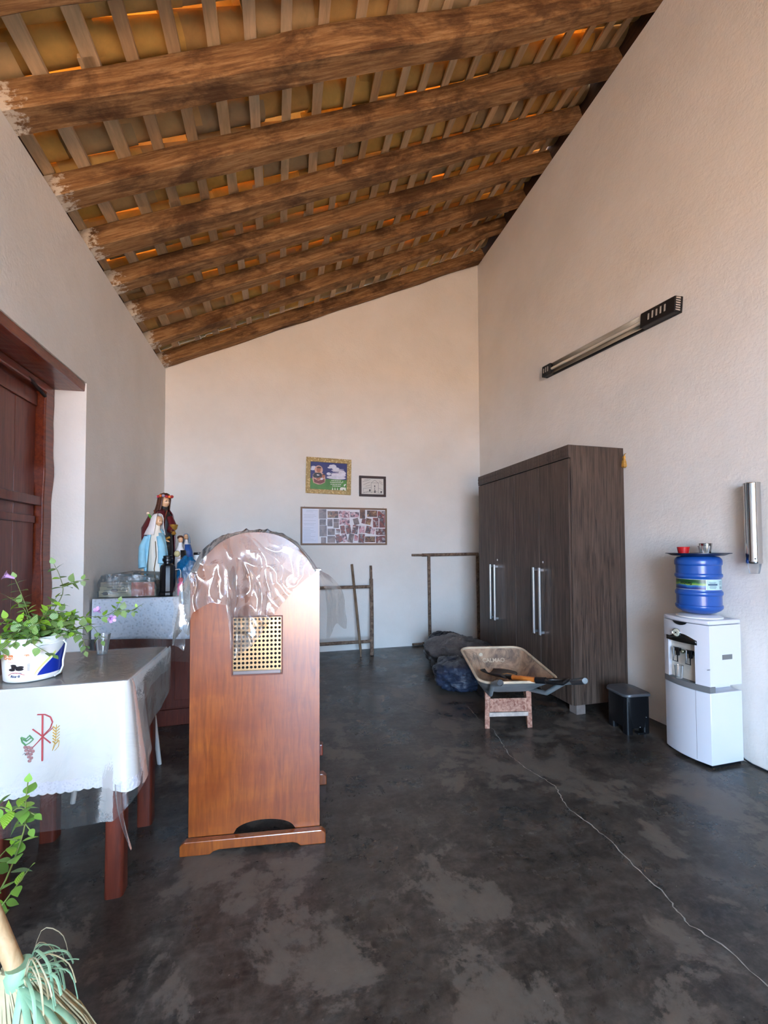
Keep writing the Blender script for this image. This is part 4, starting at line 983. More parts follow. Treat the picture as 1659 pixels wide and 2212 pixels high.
# things on the altar cabinet (top at z = 0.992)
ZA = AH + 0.0075
M_skin = plain('painted_skin', (222, 172, 128), 0.4)
def head(parent, c, s, face=0.0, hair=None, mat=M_skin, down=0.0):
    h = thing('tmp', '', '')
    bpy.data.objects.remove(h)
    mb = MB(); ca, sa = math.cos(face), math.sin(face)
    lev = []
    for j in range(1, 14):
        t = j / 14; z = -1 + 2 * t
        r = math.sqrt(max(0, 1 - z * z)); jaw = 0.80 if z < -0.3 else 1.0
        r *= jaw + (0.2 * (z + 1) / 0.7 if z < -0.3 else 0)
        lev.append((z, r))
    n = 20; vs = []
    for z, r in lev:
        for k in range(n):
            an = 2 * math.pi * k / n; x, y = math.cos(an) * r * 0.78, math.sin(an) * r * 0.70
            if x > 0.3:
                g = math.exp(-(y / 0.13) ** 2)
                x += 0.20 * g * math.exp(-((z + 0.12) / 0.22) ** 2) + 0.07 * g * math.exp(-((z + 0.62) / 0.12) ** 2)
                x -= 0.10 * math.exp(-((abs(y) - 0.26) / 0.14) ** 2) * math.exp(-((z - 0.12) / 0.14) ** 2)
                x -= 0.05 * math.exp(-((z + 0.45) / 0.05) ** 2) * math.exp(-(y / 0.25) ** 2)
            x += down * z * 0.25
            vs.append((c[0] + s * (x * ca - y * sa), c[1] + s * (x * sa + y * ca), c[2] + s * z * 1.12 - down * x * s * 0.5))
    N = len(lev)
    mb.add(vs, [(i*n+k, i*n+(k+1) % n, (i+1)*n+(k+1) % n, (i+1)*n+k) for i in range(N-1) for k in range(n)] + [tuple(reversed(range(n))), tuple((N-1)*n+k for k in range(n))])
    hd = mb.build('head', mat, parent, smooth=70)
    f = lambda x, y, z: (c[0] + s * (x * ca - y * sa), c[1] + s * (x * sa + y * ca), c[2] + s * z * 1.12 - down * x * s * 0.5)
    for sy in (-1, 1):
        mb = MB(); mb.sphere(f(0.66 + down * 0.03, sy * 0.26, 0.10), s * 0.085, nu=8, nv=6); mb.build('eye', plain('painted_eye', (40, 28, 22), 0.3), hd, smooth=60)
    mb = MB(); p = [f(0.76 - down * 0.12, y, -0.46) for y in (-0.16, 0, 0.16)]; mb.tube(p, s * 0.045, 6); mb.build('mouth', plain('painted_lips', (176, 84, 74), 0.4), hd, smooth=60)
    return hd
def hand(parent, c, s, d, upv=(0, 0, 1), mat=M_skin):
    # palm plus five fingers, d = pointing direction
    d = Vector(d).normalized(); u = Vector(upv); sdv = d.cross(u).normalized(); u = sdv.cross(d)
    c = Vector(c); mb = MB()
    mb.tube([c - d * s * 0.7, c, c + d * s * 0.55], [s * 0.42, s * 0.52, s * 0.46], 10, flat=0.5)
    for k, ln_ in enumerate((0.8, 1.0, 0.95, 0.72)):
        o_ = c + d * s * 0.5 + sdv * (s * (-0.36 + 0.24 * k))
        mb.tube([o_, o_ + d * s * ln_ * 0.55 - u * s * 0.06, o_ + d * s * ln_ - u * s * 0.28], [s * 0.14, s * 0.13, s * 0.09], 6)
    o_ = c - sdv * s * 0.35
    mb.tube([o_, o_ - sdv * s * 0.3 + d * s * 0.25, o_ - sdv * s * 0.38 + d * s * 0.6], [s * 0.15, s * 0.13, s * 0.09], 6)
    return mb.build('hand', mat, parent, smooth=60)

# --- praying lady in blue mantle
M_ltblue = plain('light_blue_paint', (150, 204, 222), 0.42, var=0.12, vscale=14); M_cream = plain('cream_paint', (232, 222, 204), 0.45); M_veil = plain('white_paint', (232, 222, 216), 0.45)
ld = thing('statue', 'plaster statue of a veiled lady in light blue mantle and white gown', 'statue', (-1.022, 3.865, ZA), R(-18))
H = 0.675
mb = MB(); mb.stack([(0.0, 0.02, -0.01, 0.085, 0.075, 1), (0.15, 0.018, -0.01, 0.074, 0.066, 1), (0.30, 0.012, -0.008, 0.064, 0.056, 0.8), (0.42, 0.005, -0.005, 0.06, 0.05, 0.4), (0.50, 0.0, 0, 0.055, 0.045, 0.1), (0.53, 0.005, 0, 0.03, 0.028, 0), (0.58, 0.012, 0, 0.022, 0.022, 0)], 48, pleat=13, amp=0.055); mb.build('gown', M_cream, ld, smooth=60)
def wrap(levels, a0, a1, pleat, amp, mat, name, parent, th=0.008):
    mb = MB(); mb.stack(levels, 44, pleat=pleat, amp=amp, a0=a0, a1=a1, caps=False); return mb.build(name, mat, parent, smooth=60, solid=th)
wrap([(0.02, -0.005, 0.0, 0.098, 0.088, 1), (0.12, -0.005, 0.0, 0.105, 0.092, 1), (0.24, -0.005, 0, 0.102, 0.088, 0.8), (0.34, -0.003, 0, 0.092, 0.078, 0.6), (0.43, -0.002, 0, 0.078, 0.066, 0.4), (0.50, 0.0, 0, 0.062, 0.052, 0.2), (0.535, 0.004, 0, 0.036, 0.034, 0)], 10, 262, 11, 0.06, M_ltblue, 'mantle', ld)
wrap([(0.21, 0.01, -0.008, 0.088, 0.078, 0.8), (0.33, 0.0, -0.004, 0.09, 0.077, 0.6), (0.43, 0, 0, 0.077, 0.066, 0.4), (0.50, 0.0, 0, 0.062, 0.052, 0.2)], 318, 372, 5, 0.05, M_ltblue, 'mantle_front', ld)
# sleeves
mb = MB(); mb.tube([(-0.05, -0.045, 0.47), (-0.072, -0.07, 0.38), (-0.055, -0.095, 0.27), (-0.045, -0.10, 0.21)], [0.026, 0.034, 0.036, 0.04], 14, flat=0.75); mb.build('sleeve', M_ltblue, ld, smooth=60)
mb = MB(); mb.tube([(0.05, -0.03, 0.47), (0.082, -0.045, 0.38), (0.098, -0.06, 0.28), (0.10, -0.065, 0.245)], [0.024, 0.032, 0.034, 0.036], 14, flat=0.75); mb.build('sleeve', M_ltblue, ld, smooth=60)
hand(ld, (-0.045, -0.104, 0.185), 0.026, (0, -0.1, -1), (0, -1, 0)); hand(ld, (0.104, -0.068, 0.215), 0.026, (0.15, -0.1, -1), (0, -1, 0))
head(ld, (0.028, -0.006, 0.605), 0.042, R(-22), down=0.55)
wrap([(0.485, -0.012, 0.004, 0.082, 0.066, 0.6), (0.52, -0.008, 0.004, 0.070, 0.058, 0.5), (0.56, 0.0, 0.004, 0.057, 0.050, 0.2), (0.60, 0.006, 0.002, 0.049, 0.045, 0), (0.63, 0.012, 0, 0.045, 0.041, 0), (0.655, 0.016, 0, 0.034, 0.032, 0), (0.668, 0.02, 0, 0.012, 0.012, 0)], 22, 293, 7, 0.04, M_veil, 'veil', ld, 0.006)
mb = MB(); mb.tube([(0.034, -0.058, 0.43), (0.046, -0.064, 0.30), (0.034, -0.072, 0.2), (0.05, -0.078, 0.12)], 0.0035, 6); mb.build('rosary', plain('gilt', (150, 110, 60), 0.4, 0.5), ld, smooth=60)
mb = MB(); mb.lathe([(0.0, 0), (0.10, 0), (0.10, 0.012), (0.0, 0.012)], 28, (0.01, 0, -0.0)); 

# --- tall saint with flower crown and palm
M_maroon = plain('glossy_maroon', (92, 24, 30), 0.25, coat=0.4); M_blackrobe = plain('black_robe_paint', (34, 30, 30), 0.35); M_gilt = plain('gold_paint', (186, 138, 58), 0.3, 0.6); M_hair = plain('brown_hair_paint', (82, 42, 22), 0.45, var=0.2, vscale=60)
st = thing('statue', 'tall statue of a saint in maroon cloak with flower crown', 'statue', (-1.005, 4.03, ZA), R(-14)); st.scale = (1.04, 1.04, 1.04)
mb = MB(); mb.stack([(0.0, 0.0, 0, 0.085, 0.075, 1), (0.2, 0.0, 0, 0.078, 0.066, 1), (0.36, 0.005, 0, 0.075, 0.062, 0.5), (0.46, 0.0, 0, 0.074, 0.06, 0.2), (0.58, -0.003, 0, 0.078, 0.058, 0.1), (0.64, -0.003, 0, 0.066, 0.05, 0), (0.675, 0.0, 0, 0.034, 0.032, 0), (0.72, 0.006, 0, 0.026, 0.026, 0)], 40, pleat=10, amp=0.05); mb.build('robe', M_blackrobe, st, smooth=60)
wrap([(0.10, -0.01, 0.0, 0.098, 0.085, 1), (0.26, -0.01, 0, 0.10, 0.086, 1), (0.38, -0.01, 0.0, 0.098, 0.082, 0.8), (0.48, -0.01, 0, 0.099, 0.08, 0.5), (0.58, -0.008, 0, 0.094, 0.074, 0.2), (0.65, -0.005, 0, 0.076, 0.06, 0), (0.69, 0, 0, 0.042, 0.04, 0)], 20, 305, 9, 0.05, M_maroon, 'cloak', st)
mb = MB(); mb.tube([(-0.075, -0.045, 0.62), (-0.10, -0.07, 0.52), (-0.075, -0.11, 0.44), (0.0, -0.12, 0.42), (0.045, -0.115, 0.425)], [0.03, 0.044, 0.046, 0.04, 0.036], 14); mb.build('sleeve', M_maroon, st, smooth=60)
mb = MB(); mb.tube([(0.02, -0.158, 0.425), (0.038, -0.118, 0.468), (0.03, -0.075, 0.43), (0.04, -0.118, 0.385), (0.02, -0.158, 0.425)], 0.011, 8); mb.build('gold_cuff', M_gilt, st, smooth=60)
mb = MB(); mb.tube([(-0.075, -0.055, 0.385), (-0.02, -0.088, 0.40), (0.03, -0.082, 0.425), (0.075, -0.04, 0.45)], [0.012, 0.013, 0.013, 0.012], 8); mb.build('gold_belt', M_gilt, st, smooth=60)
hand(st, (0.075, -0.118, 0.425), 0.028, (1, -0.1, -0.2), (0, 0, 1))
mb = MB(); mb.tube([(0.07, -0.03, 0.62), (0.10, -0.045, 0.55), (0.098, -0.075, 0.50)], [0.026, 0.034, 0.03], 12); mb.build('sleeve', M_maroon, st, smooth=60)
mb = MB(); mb.tube([(-0.052, -0.05, 0.68), (-0.02, -0.085, 0.58), (0.02, -0.10, 0.50), (0.04, -0.095, 0.44)], 0.006, 6); mb.tube([(0.045, -0.03, 0.68), (0.04, -0.07, 0.58), (0.045, -0.09, 0.5)], 0.005, 6); mb.build('cloak_trim', plain('red_brown_trim', (124, 60, 42), 0.4), st, smooth=60)
head(st, (0.012, -0.004, 0.755), 0.05, R(-25))
wrap([(0.64, -0.02, 0.006, 0.062, 0.05, 1), (0.68, -0.016, 0.006, 0.056, 0.05, 1), (0.73, -0.004, 0.002, 0.05, 0.046, 1), (0.78, 0.004, 0, 0.049, 0.045, 1), (0.82, 0.008, 0, 0.035, 0.033, 0.5), (0.832, 0.01, 0, 0.012, 0.012, 0)], 25, 285, 13, 0.05, M_hair, 'hair', st, 0.006)
for k in range(14):
    an = 2 * math.pi * k / 14; mb = MB(); mb.sphere((0.01 + 0.055 * math.cos(an), 0.05 * math.sin(an), 0.80 + 0.004 * math.sin(an * 3)), 0.0135, nu=8, nv=6)
    mb.build('crown_flower', [plain('red_flower', (176, 34, 50), 0.4), plain('orange_flower', (224, 104, 40), 0.4), plain('mauve_flower', (176, 150, 168), 0.4)][k % 3], st, smooth=60)
M_palm = plain('palm_green', (96, 172, 62), 0.45)
mb = MB()
def palm(u, v):
    p = Vector((-0.06, -0.12, 0.64)) * (1 - v) + Vector((0.075, -0.128, 0.44)) * v
    w = 0.017 * math.sin(math.pi * min(1, 0.15 + v)) * (1 + 0.35 * math.sin(v * 26)); return p + Vector((0.55, 0, 0.45)) * ((u - 0.5) * 2 * w) + Vector((0, -0.01 * (1 - abs(u - 0.5) * 2), 0))
mb.grid(palm, 4, 26); mb.build('palm_branch', M_palm, st, smooth=60, solid=0.003)
for q in ((-0.065, -0.122, 0.648), (-0.012, -0.14, 0.565), (0.0, -0.142, 0.545)):
    mb = MB(); mb.sphere(q, 0.014, 0.01, 0.014, 8, 6); mb.build('lily', plain('pale_lily', (236, 206, 176), 0.5), st, smooth=60)
mb = MB(); mb.lathe([(0.012, 0.0), (0.02, 0.01), (0.01, 0.035), (0.026, 0.05), (0.034, 0.085), (0.03, 0.088), (0.02, 0.055)], 18, (0.118, -0.06, 0.47)); mb.build('chalice', M_gilt, st, smooth=50)

# --- small black and white friar
fr = thing('statue', 'small statue of a friar in black and white habit', 'statue', (-0.822, 3.82, ZA), R(-20))
mb = MB(); mb.stack([(0.0, 0, 0, 0.05, 0.045, 1), (0.15, 0, 0, 0.045, 0.04, 1), (0.27, 0, 0, 0.042, 0.035, 0.4), (0.35, 0, 0, 0.036, 0.03, 0), (0.385, 0, 0, 0.018, 0.018, 0), (0.42, 0.003, 0, 0.014, 0.014, 0)], 32, pleat=9, amp=0.06); mb.build('habit', M_veil, fr, smooth=60)
wrap([(0.02, 0.006, 0.002, 0.058, 0.052, 1), (0.15, 0.006, 0, 0.053, 0.047, 1), (0.27, 0.004, 0, 0.05, 0.042, 0.5), (0.355, 0.002, 0, 0.04, 0.034, 0)], -62, 190, 7, 0.05, M_blackrobe, 'cloak', fr, 0.005)
head(fr, (0.004, -0.002, 0.445), 0.028, R(-40)); mb = MB(); mb.sphere((0.0, 0.002, 0.462), 0.026, 0.024, 0.02, 12, 8); mb.build('hair', M_hair, fr, smooth=60)
mb = MB(); mb.sphere((0.005, -0.052, 0.325), 0.024, 0.02, 0.028, 12, 8); mb.build('child_body', plain('straw_paint', (206, 186, 130), 0.5), fr, smooth=60); hand(fr, (0.03, -0.05, 0.29), 0.014, (-1, -0.1, 0), (0, 0, 1))
# --- small figure in blue
bf = thing('statue', 'small statue in deep blue cloak, rightmost on the altar cabinet', 'statue', (-0.805, 3.965, ZA), R(-20)); bf.scale = (0.95, 0.95, 0.9)
mb = MB(); mb.stack([(0.0, 0, 0, 0.055, 0.05, 1), (0.2, 0, 0, 0.045, 0.04, 1), (0.36, 0, 0, 0.042, 0.036, 0.4), (0.44, 0, 0, 0.034, 0.03, 0), (0.475, 0, 0, 0.016, 0.016, 0), (0.50, 0, 0, 0.014, 0.014, 0)], 32, pleat=9, amp=0.06); mb.build('robe', M_veil, bf, smooth=60)
wrap([(0.18, 0.006, 0, 0.056, 0.05, 1), (0.28, 0.008, 0, 0.058, 0.05, 0.8), (0.38, 0.004, 0, 0.05, 0.042, 0.4), (0.45, 0, 0, 0.036, 0.032, 0)], -80, 150, 7, 0.05, plain('deep_blue_paint', (40, 84, 150), 0.4), 'cloak', bf, 0.006)
head(bf, (0.0, -0.002, 0.522), 0.028, R(-60)); wrap([(0.46, 0, 0.002, 0.038, 0.034, 0.3), (0.52, 0, 0.003, 0.031, 0.029, 0), (0.552, 0, 0.002, 0.02, 0.019, 0), (0.558, 0, 0, 0.006, 0.006, 0)], -20, 235, 5, 0.04, plain('grey_blue_veil', (150, 160, 176), 0.5), 'veil', bf, 0.004)

# --- thermos, books in a bag, blue bag, jar, pink bottle
tm = thing('thermos', 'black faceted pump thermos standing on the altar cabinet', 'thermos', (-0.858, 3.575, ZA))
mb = MB(); mb.lathe([(0.058, 0), (0.062, 0.006), (0.062, 0.025), (0.056, 0.035), (0.056, 0.215), (0.050, 0.235), (0.03, 0.25)], 12); mb.build('body', M_black, tm, smooth=20)
mb = MB(); mb.lathe([(0.03, 0.248), (0.03, 0.262), (0.038, 0.27), (0.038, 0.288), (0.032, 0.294), (0.032, 0.305), (0.034, 0.31), (0.02, 0.314)], 20); mb.build('pump_head', M_black, tm, smooth=40)
mb = MB(); mb.tube([(0.05, 0.0, 0.20), (0.085, 0, 0.205), (0.094, 0, 0.19), (0.096, 0, 0.12)], 0.005, 8); mb.build('handle', plain('grey_wire', (150, 150, 150), 0.35, 0.6), tm, smooth=60)
bk = thing('book_stack', 'stack of books and papers wrapped in clear grey plastic on the cabinet', 'books', (-1.335, 3.525, ZA))
for k, (w, dpt, h, z, c) in enumerate([(0.385, 0.21, 0.05, 0.002, (206, 198, 160)), (0.375, 0.205, 0.028, 0.053, (188, 178, 138)), (0.37, 0.20, 0.03, 0.082, (160, 150, 122))]):
    mb = MB(); mb.box(0.015 + 0.004 * k, 0.015 + w, 0.014 + 0.004 * k, 0.014 + dpt, z, z + h); b_ = mb.build('book', plain('paper_edges', c, 0.7, var=0.2, vscale=20, stretch=(1, 1, 12)), bk, bevel=0.002)
mb = MB(); mb.box(0.235, 0.395, 0.010, 0.0135, 0.004, 0.11); mb.build('colour_cover', photo_mat('orange_cover', [(226, 210, 180), (226, 120, 70), (216, 90, 60), (110, 140, 70)], 7), bk)
mb = MB()
for k in range(4): mb.box(0.03 + 0.02 * k, 0.20 + 0.01 * k, 0.0105, 0.0125, 0.03 + 0.022 * k, 0.034 + 0.022 * k)
mb.sphere((0.06, 0.012, 0.03), 0.02, 0.003, 0.014); mb.sphere((0.12, 0.012, 0.052), 0.024, 0.003, 0.014)
mb.build('printed_marks', plain('dark_ink', (50, 48, 50), 0.6), bk)
def baghull(u, v):
    an = 2 * math.pi * u; x = 0.208 + 0.205 * (1 - 0.1 * v) * max(-1, min(1, 1.35 * math.cos(an))); y = 0.125 + 0.135 * max(-1, min(1, 1.35 * math.sin(an)))
    top = 0.155 + 0.022 * math.sin(u * 11); z = top * min(1, v * 1.5)
    if v > 0.66: f = 1 - (v - 0.66) / 0.34 * 0.98; x = 0.208 + (x - 0.208) * f; y = 0.13 + (y - 0.13) * f; z += 0.018 * (1 - f)
    e = 0.012 * noise.noise(Vector((x * 18, y * 18, z * 18)))
    return (max(-0.005, x + e), y + e, max(0.002, z))
mb = MB(); mb.grid(baghull, 48, 18); tag(mb.build('plastic_wrap', M_film3, bk, smooth=70), 'smoky clear plastic wrapping')
o = bag('plastic_bag', None, (-0.735, 3.68, ZA), 0.075, 0.075, 0.29, plain('teal_blue_film', (14, 96, 140), 0.3, var=0.3, vscale=20), 12.3, 0.2)
del o['group']; tag(o, 'crumpled bright blue plastic bag behind the thermos', 'plastic bag')
jr = thing('jar', 'white jar with black lid behind the blue bag', 'jar', (-0.68, 3.86, ZA))
mb = MB(); mb.lathe([(0.045, 0), (0.05, 0.005), (0.05, 0.27), (0.04, 0.30), (0.04, 0.315)], 24); mb.build('body', M_whitepl, jr, smooth=40)
mb = MB(); mb.lathe([(0.044, 0.313), (0.045, 0.316), (0.045, 0.332), (0.042, 0.335)], 24); mb.build('lid', M_black, jr, smooth=40)
pk = thing('squeeze_bottle', 'small bright pink bottle right beside the thermos', 'bottle', (-0.758, 3.555, ZA))
mb = MB(); mb.lathe([(0.022, 0), (0.025, 0.004), (0.025, 0.085), (0.014, 0.10), (0.014, 0.11)], 18); mb.build('body', plain('pink_plastic', (226, 84, 138), 0.4), pk, smooth=40)
mb = MB(); mb.lathe([(0.016, 0.108), (0.018, 0.11), (0.017, 0.132), (0.013, 0.137)], 18); mb.build('cap', plain('red_cap', (200, 50, 70), 0.4), pk, smooth=40)

# ------------------------------------------------------------------ wooden confessional screen
def panel_mat():
    t = NT('varnished_cedar_panel'); vec = t.coord((10, 10, 0.9)); n = t.noise(vec, 6, 7, 0.62, 0.7); b = t.noise(t.coord((0.5, 1, 1.6)), 4.0, 4, 0.6, 0.3)
    c = t.ramp(n, [(0.3, srgb(112, 50, 14)), (0.7, srgb(158, 82, 24))])
    c = t.mix(t.ramp(b, [(0.35, (0, 0, 0, 1)), (0.7, (0.7, 0.7, 0.7, 1))]), c, srgb(112, 44, 16))
    t.set(Base_Color=c, Roughness=0.28, Coat_Weight=0.75, Coat_Roughness=0.18, Coat_IOR=1.58, Specular_IOR_Level=0.6); t.bump(n, 0.07, 0.002); return t.mat
M_panel = panel_mat(); M_edge = plain('worn_panel_edge', (104, 48, 26), 0.5, var=0.2, vscale=20)
cs = thing('confessional_screen', 'arched varnished wooden confessional screen with perforated metal window', 'screen', (-0.105, 2.0, 0), R(-6.8))
PW, T = 0.29, 0.02
def ztop(x):
    t = min(1, abs(x) / 0.262); return 1.245 + 0.185 * max(0.0, 1 - t ** 2.3) ** 0.75
wx0, wx1, wz0, wz1 = -0.108, 0.118, 0.772, 1.040
def zbot(x):
    t = abs(x - 0.04) / 0.135; return 0.062 + (0.052 * math.sqrt(max(0, 1 - t * t)) if t < 1 else 0)
def strip(mb, x0, x1, n, za, zt):
    xs = [x0 + (x1 - x0) * k / n for k in range(n + 1)]
    mb.prism([(x, za(x)) for x in xs] + [(x, zt(x)) for x in reversed(xs)], lambda a, b, t: (a, t, b), 0, T)
mb = MB(); strip(mb, -PW, wx0, 14, zbot, ztop); strip(mb, wx1, PW, 14, zbot, ztop); strip(mb, wx0, wx1, 18, zbot, lambda x: wz0); strip(mb, wx0, wx1, 18, lambda x: wz1, ztop)
mb.build('panel', M_panel, cs)
mb = MB()
prof = [(-PW + 2 * PW * k / 40) for k in range(41)]
mb.grid(lambda u, v: (-PW + 2 * PW * u, -0.001 + 0.022 * v, ztop(-PW + 2 * PW * u) + 0.0015), 40, 1)
for x in (-PW - 0.0015, PW + 0.0015): mb.grid(lambda u, v, x=x: (x, -0.0005 + 0.021 * v, 0.062 + (1.245 - 0.062) * u), 2, 1)
mb.build('edge_band', M_edge, cs)
# perforated plate
mb = MB(); NCx, NRz = 12, 13; cw, chh = (wx1 - wx0 - 0.008) / NCx, (wz1 - wz0 - 0.008) / NRz; yg = 0.006
for r_ in range(NRz):
    for c_ in range(NCx):
        cx_, cz_ = wx0 + 0.004 + (c_ + 0.5) * cw, wz0 + 0.004 + (r_ + 0.5) * chh
        o8 = [(1, 0), (1, 1), (0, 1), (-1, 1), (-1, 0), (-1, -1), (0, -1), (1, -1)]
        vs = [(cx_ + a * cw / 2, yg, cz_ + b * chh / 2) for a, b in o8] + [(cx_ + 0.0064 * math.cos(R(45 * k)), yg, cz_ + 0.0064 * math.sin(R(45 * k))) for k in range(8)]
        mb.add(vs, [(k, (k + 1) % 8, 8 + (k + 1) % 8, 8 + k) for k in range(8)])
gp_ = mb.build('perforated_plate', plain('brass_tinted_plate', (178, 146, 108), 0.24, 0.9), cs, solid=0.0015)
mb = MB(); mb.box(wx0 + 0.002, wx1 - 0.002, 0.0165, 0.0195, wz0 + 0.002, wz1 - 0.002); mb.build('hole_shade_sheet', plain('hole_shade_black', (8, 7, 7), 0.95), cs)  # added black sheet, stands in for the shaded interior behind the holes
for (x0, x1, z0, z1) in ((wx0 - 0.002, wx1 + 0.002, wz0 - 0.003, wz0 + 0.004), (wx0 - 0.002, wx1 + 0.002, wz1 - 0.004, wz1 + 0.003), (wx0 - 0.003, wx0 + 0.004, wz0 + 0.004, wz1 - 0.004), (wx1 - 0.004, wx1 + 0.003, wz0 + 0.004, wz1 - 0.004)):
    mb = MB(); mb.box(x0, x1, -0.002, 0.012, z0, z1); mb.build('window_bead', M_edge, cs, bevel=0.001)
mb = MB(); mb.box(wx0 + 0.006, wx1 - 0.006, -0.004, 0.006, wz0 + 0.004, wz0 + 0.02); mb.build('sill_strip', plain('grey_strip', (120, 112, 110), 0.3, 0.6), cs, bevel=0.002)
# shaped foot board in front, and one behind with the kneeler
def foot(y0, y1, name):
    L = 0.318; P = [(-L, 0.0)]
    P += [(-0.19, 0.0), (-0.175, 0.012), (-0.15, 0.018), (0.17, 0.018), (0.19, 0.012), (0.205, 0.0), (L, 0.0), (L, 0.045), (L - 0.02, 0.062), (-L + 0.02, 0.062), (-L, 0.045)]
    mb = MB(); mb.prism(P, lambda a, b, t: (a, t, b), y0, y1); return mb.build(name, M_panel, cs, bevel=0.004)
foot(-0.032, -0.001, 'foot_board'); foot(0.44, 0.48, 'rear_foot_board')
for x in (-0.25, 0.25):
    mb = MB(); mb.box(x - 0.018, x + 0.018, 0.0, 0.44, 0.005, 0.060); mb.build('side_runner', M_redwood, cs, bevel=0.003)
mb = MB(); mb.box(-0.27, 0.27, 0.22, 0.46, 0.17, 0.20); mb.build('kneeler', M_redwood, cs, bevel=0.006)
for x in (-0.24, 0.24):
    mb = MB(); mb.box(x - 0.018, x + 0.018, 0.25, 0.43, 0.060, 0.17); mb.build('kneeler_leg', M_redwood, cs)
mb = MB(); mb.box(-0.30, 0.305, 0.03, 0.07, 0.365, 0.42); mb.build('stretcher', M_redwood, cs, bevel=0.006)
mb = MB(); mb.box(-0.27, 0.27, 0.02, 0.20, 1.10, 1.125); mb.build('arm_shelf', M_redwood, cs, bevel=0.004)
for x in (-0.25, 0.25):
    mb = MB(); mb.prism([(0.02, 1.10), (0.18, 1.10), (0.02, 0.92)], lambda a, b, t: (t, a, b), x - 0.01, x + 0.01); mb.build('shelf_bracket', M_redwood, cs)

# clear sheet thrown over the screen
def lerp_tab(tab, x):
    if x <= tab[0][0]: return tab[0][1]
    for (a, va), (b, vb) in zip(tab[:-1], tab[1:]):
        if x <= b: return va + (vb - va) * (x - a) / (b - a)
    return tab[-1][1]
hem = [(-0.345, 0.93), (-0.31, 0.90), (-0.29, 1.00), (-0.27, 1.07), (-0.19, 1.115), (-0.125, 1.10), (-0.112, 0.90), (-0.098, 0.855), (-0.02, 0.915), (0.03, 0.96), (0.055, 1.02), (0.09, 1.06), (0.15, 1.13), (0.24, 1.215), (0.30, 1.255)]
def crin(x, z, k):
    v = Vector((x * 8 + k, z * 6.5, k))
    w = Vector((x * 4.5 + k * 2, z * 2.5, 1))
    return 0.030 * (0.5 - abs(noise.noise(w)) * 1.8) + 0.022 * (0.4 - abs(noise.noise(v)) * 2.0) + 0.003 * (0.3 - abs(noise.noise(v * 2.3)) * 2)
puff = [(-0.36, 0.0), (-0.29, 0.052), (-0.23, 0.034), (-0.12, 0.008), (0.0, 0.004), (0.2, 0.008), (0.29, 0.012)]
def arch_ext(x): return (ztop(x) if abs(x) <= PW else ztop(PW) - (abs(x) - PW) * 0.8) + lerp_tab(puff, x)
def frontflap(u, v):
    x = -0.345 + 0.645 * u; zt = arch_ext(x) + 0.006; zz = zt + (lerp_tab(hem, x) - zt) * v
    bulge = (0.040 * math.exp(-((x + 0.075) / 0.022) ** 2) + 0.022 * math.exp(-((x - 0.03) / 0.014) ** 2)) * min(1, max(0, v - 0.15) * 2.2)
    y = -0.014 - 0.02 * min(1, v * 6) - abs(crin(x, zz, 3)) * 1.1 * min(1, v * 5) - bulge
    xs = x + crin(zz, x, 9) * 0.5 * v
    return (xs, y, zz)
mb = MB(); mb.grid(frontflap, 130, 90)
def rearflap(u, v):
    # over the top and hanging on both sides behind the panel
    s = -1 + 2 * u; x = s * 0.30; zt = arch_ext(max(-PW, min(PW, x))) + 0.008
    y = -0.014 + 0.30 * v
    if abs(s) < 0.86: q = 0.0
    else: q = (abs(s) - 0.86) / 0.14
    sg = 1 if s > 0 else -1
    base = arch_ext(0.86 * 0.30) if q > 0 else zt
    depth = (0.35 if s > 0 else 0.36) * (0.93 + 0.07 * math.sin(v * 9 + 1))
    z = (zt if q == 0 else arch_ext(0.258) + 0.008) - q * depth - 0.05 * v * (1 - q)
    xo = x if q == 0 else sg * (0.258 + 0.045 * min(1, q * 3) + ((0.02 + 0.10 * v) if sg > 0 else 0.055) * q ** 0.45)
    e = crin(y * 1.3 + s, z, 5)
    return (xo + sg * 0.02 * v + e * 0.5 * q, y + e * 0.4, z + e * 0.35 * (1 - q))
mb.grid(rearflap, 110, 34)
ps = mb.build('plastic_cover', M_film, None, smooth=75)
ps.location = cs.location; ps.rotation_euler = cs.rotation_euler
tag(ps, 'crinkled clear plastic sheet draped over the wooden confessional screen', 'plastic sheet')

# ------------------------------------------------------------------ small table by the door
TZ = 0.835
tb = thing('side_table', 'square dark red wooden table under white embroidered cloth', 'table', (-0.84, 2.10, 0))
tx0, tx1, ty0, ty1 = -0.262, 0.255, -0.265, 0.30
mb = MB(); mb.box(tx0, tx1, ty0, ty1, TZ - 0.025, TZ); mb.build('tabletop', M_redwood, tb, bevel=0.004)
for (x, y) in ((0.182, -0.262), (0.165, 0.17), (-0.235, 0.16), (-0.215, -0.262)):
    mb = MB(); mb.prism([(x + a + 0.035, y + b + 0.035) for a, b in rrect(0.066, 0.068, 0.014, 4)], lambda a, b, t: (a, b, t), 0.0, TZ - 0.025); mb.build('leg', M_redwood, tb, smooth=40)
for (x0, x1, y0, y1) in ((-0.18, 0.18, -0.235, -0.215), (-0.18, 0.18, 0.20, 0.22), (-0.21, -0.19, -0.2, 0.18), (0.20, 0.22, -0.2, 0.18)):
    mb = MB(); mb.box(x0, x1, y0, y1, TZ - 0.11, TZ - 0.025); mb.build('apron', M_redwood, tb, bevel=0.002)
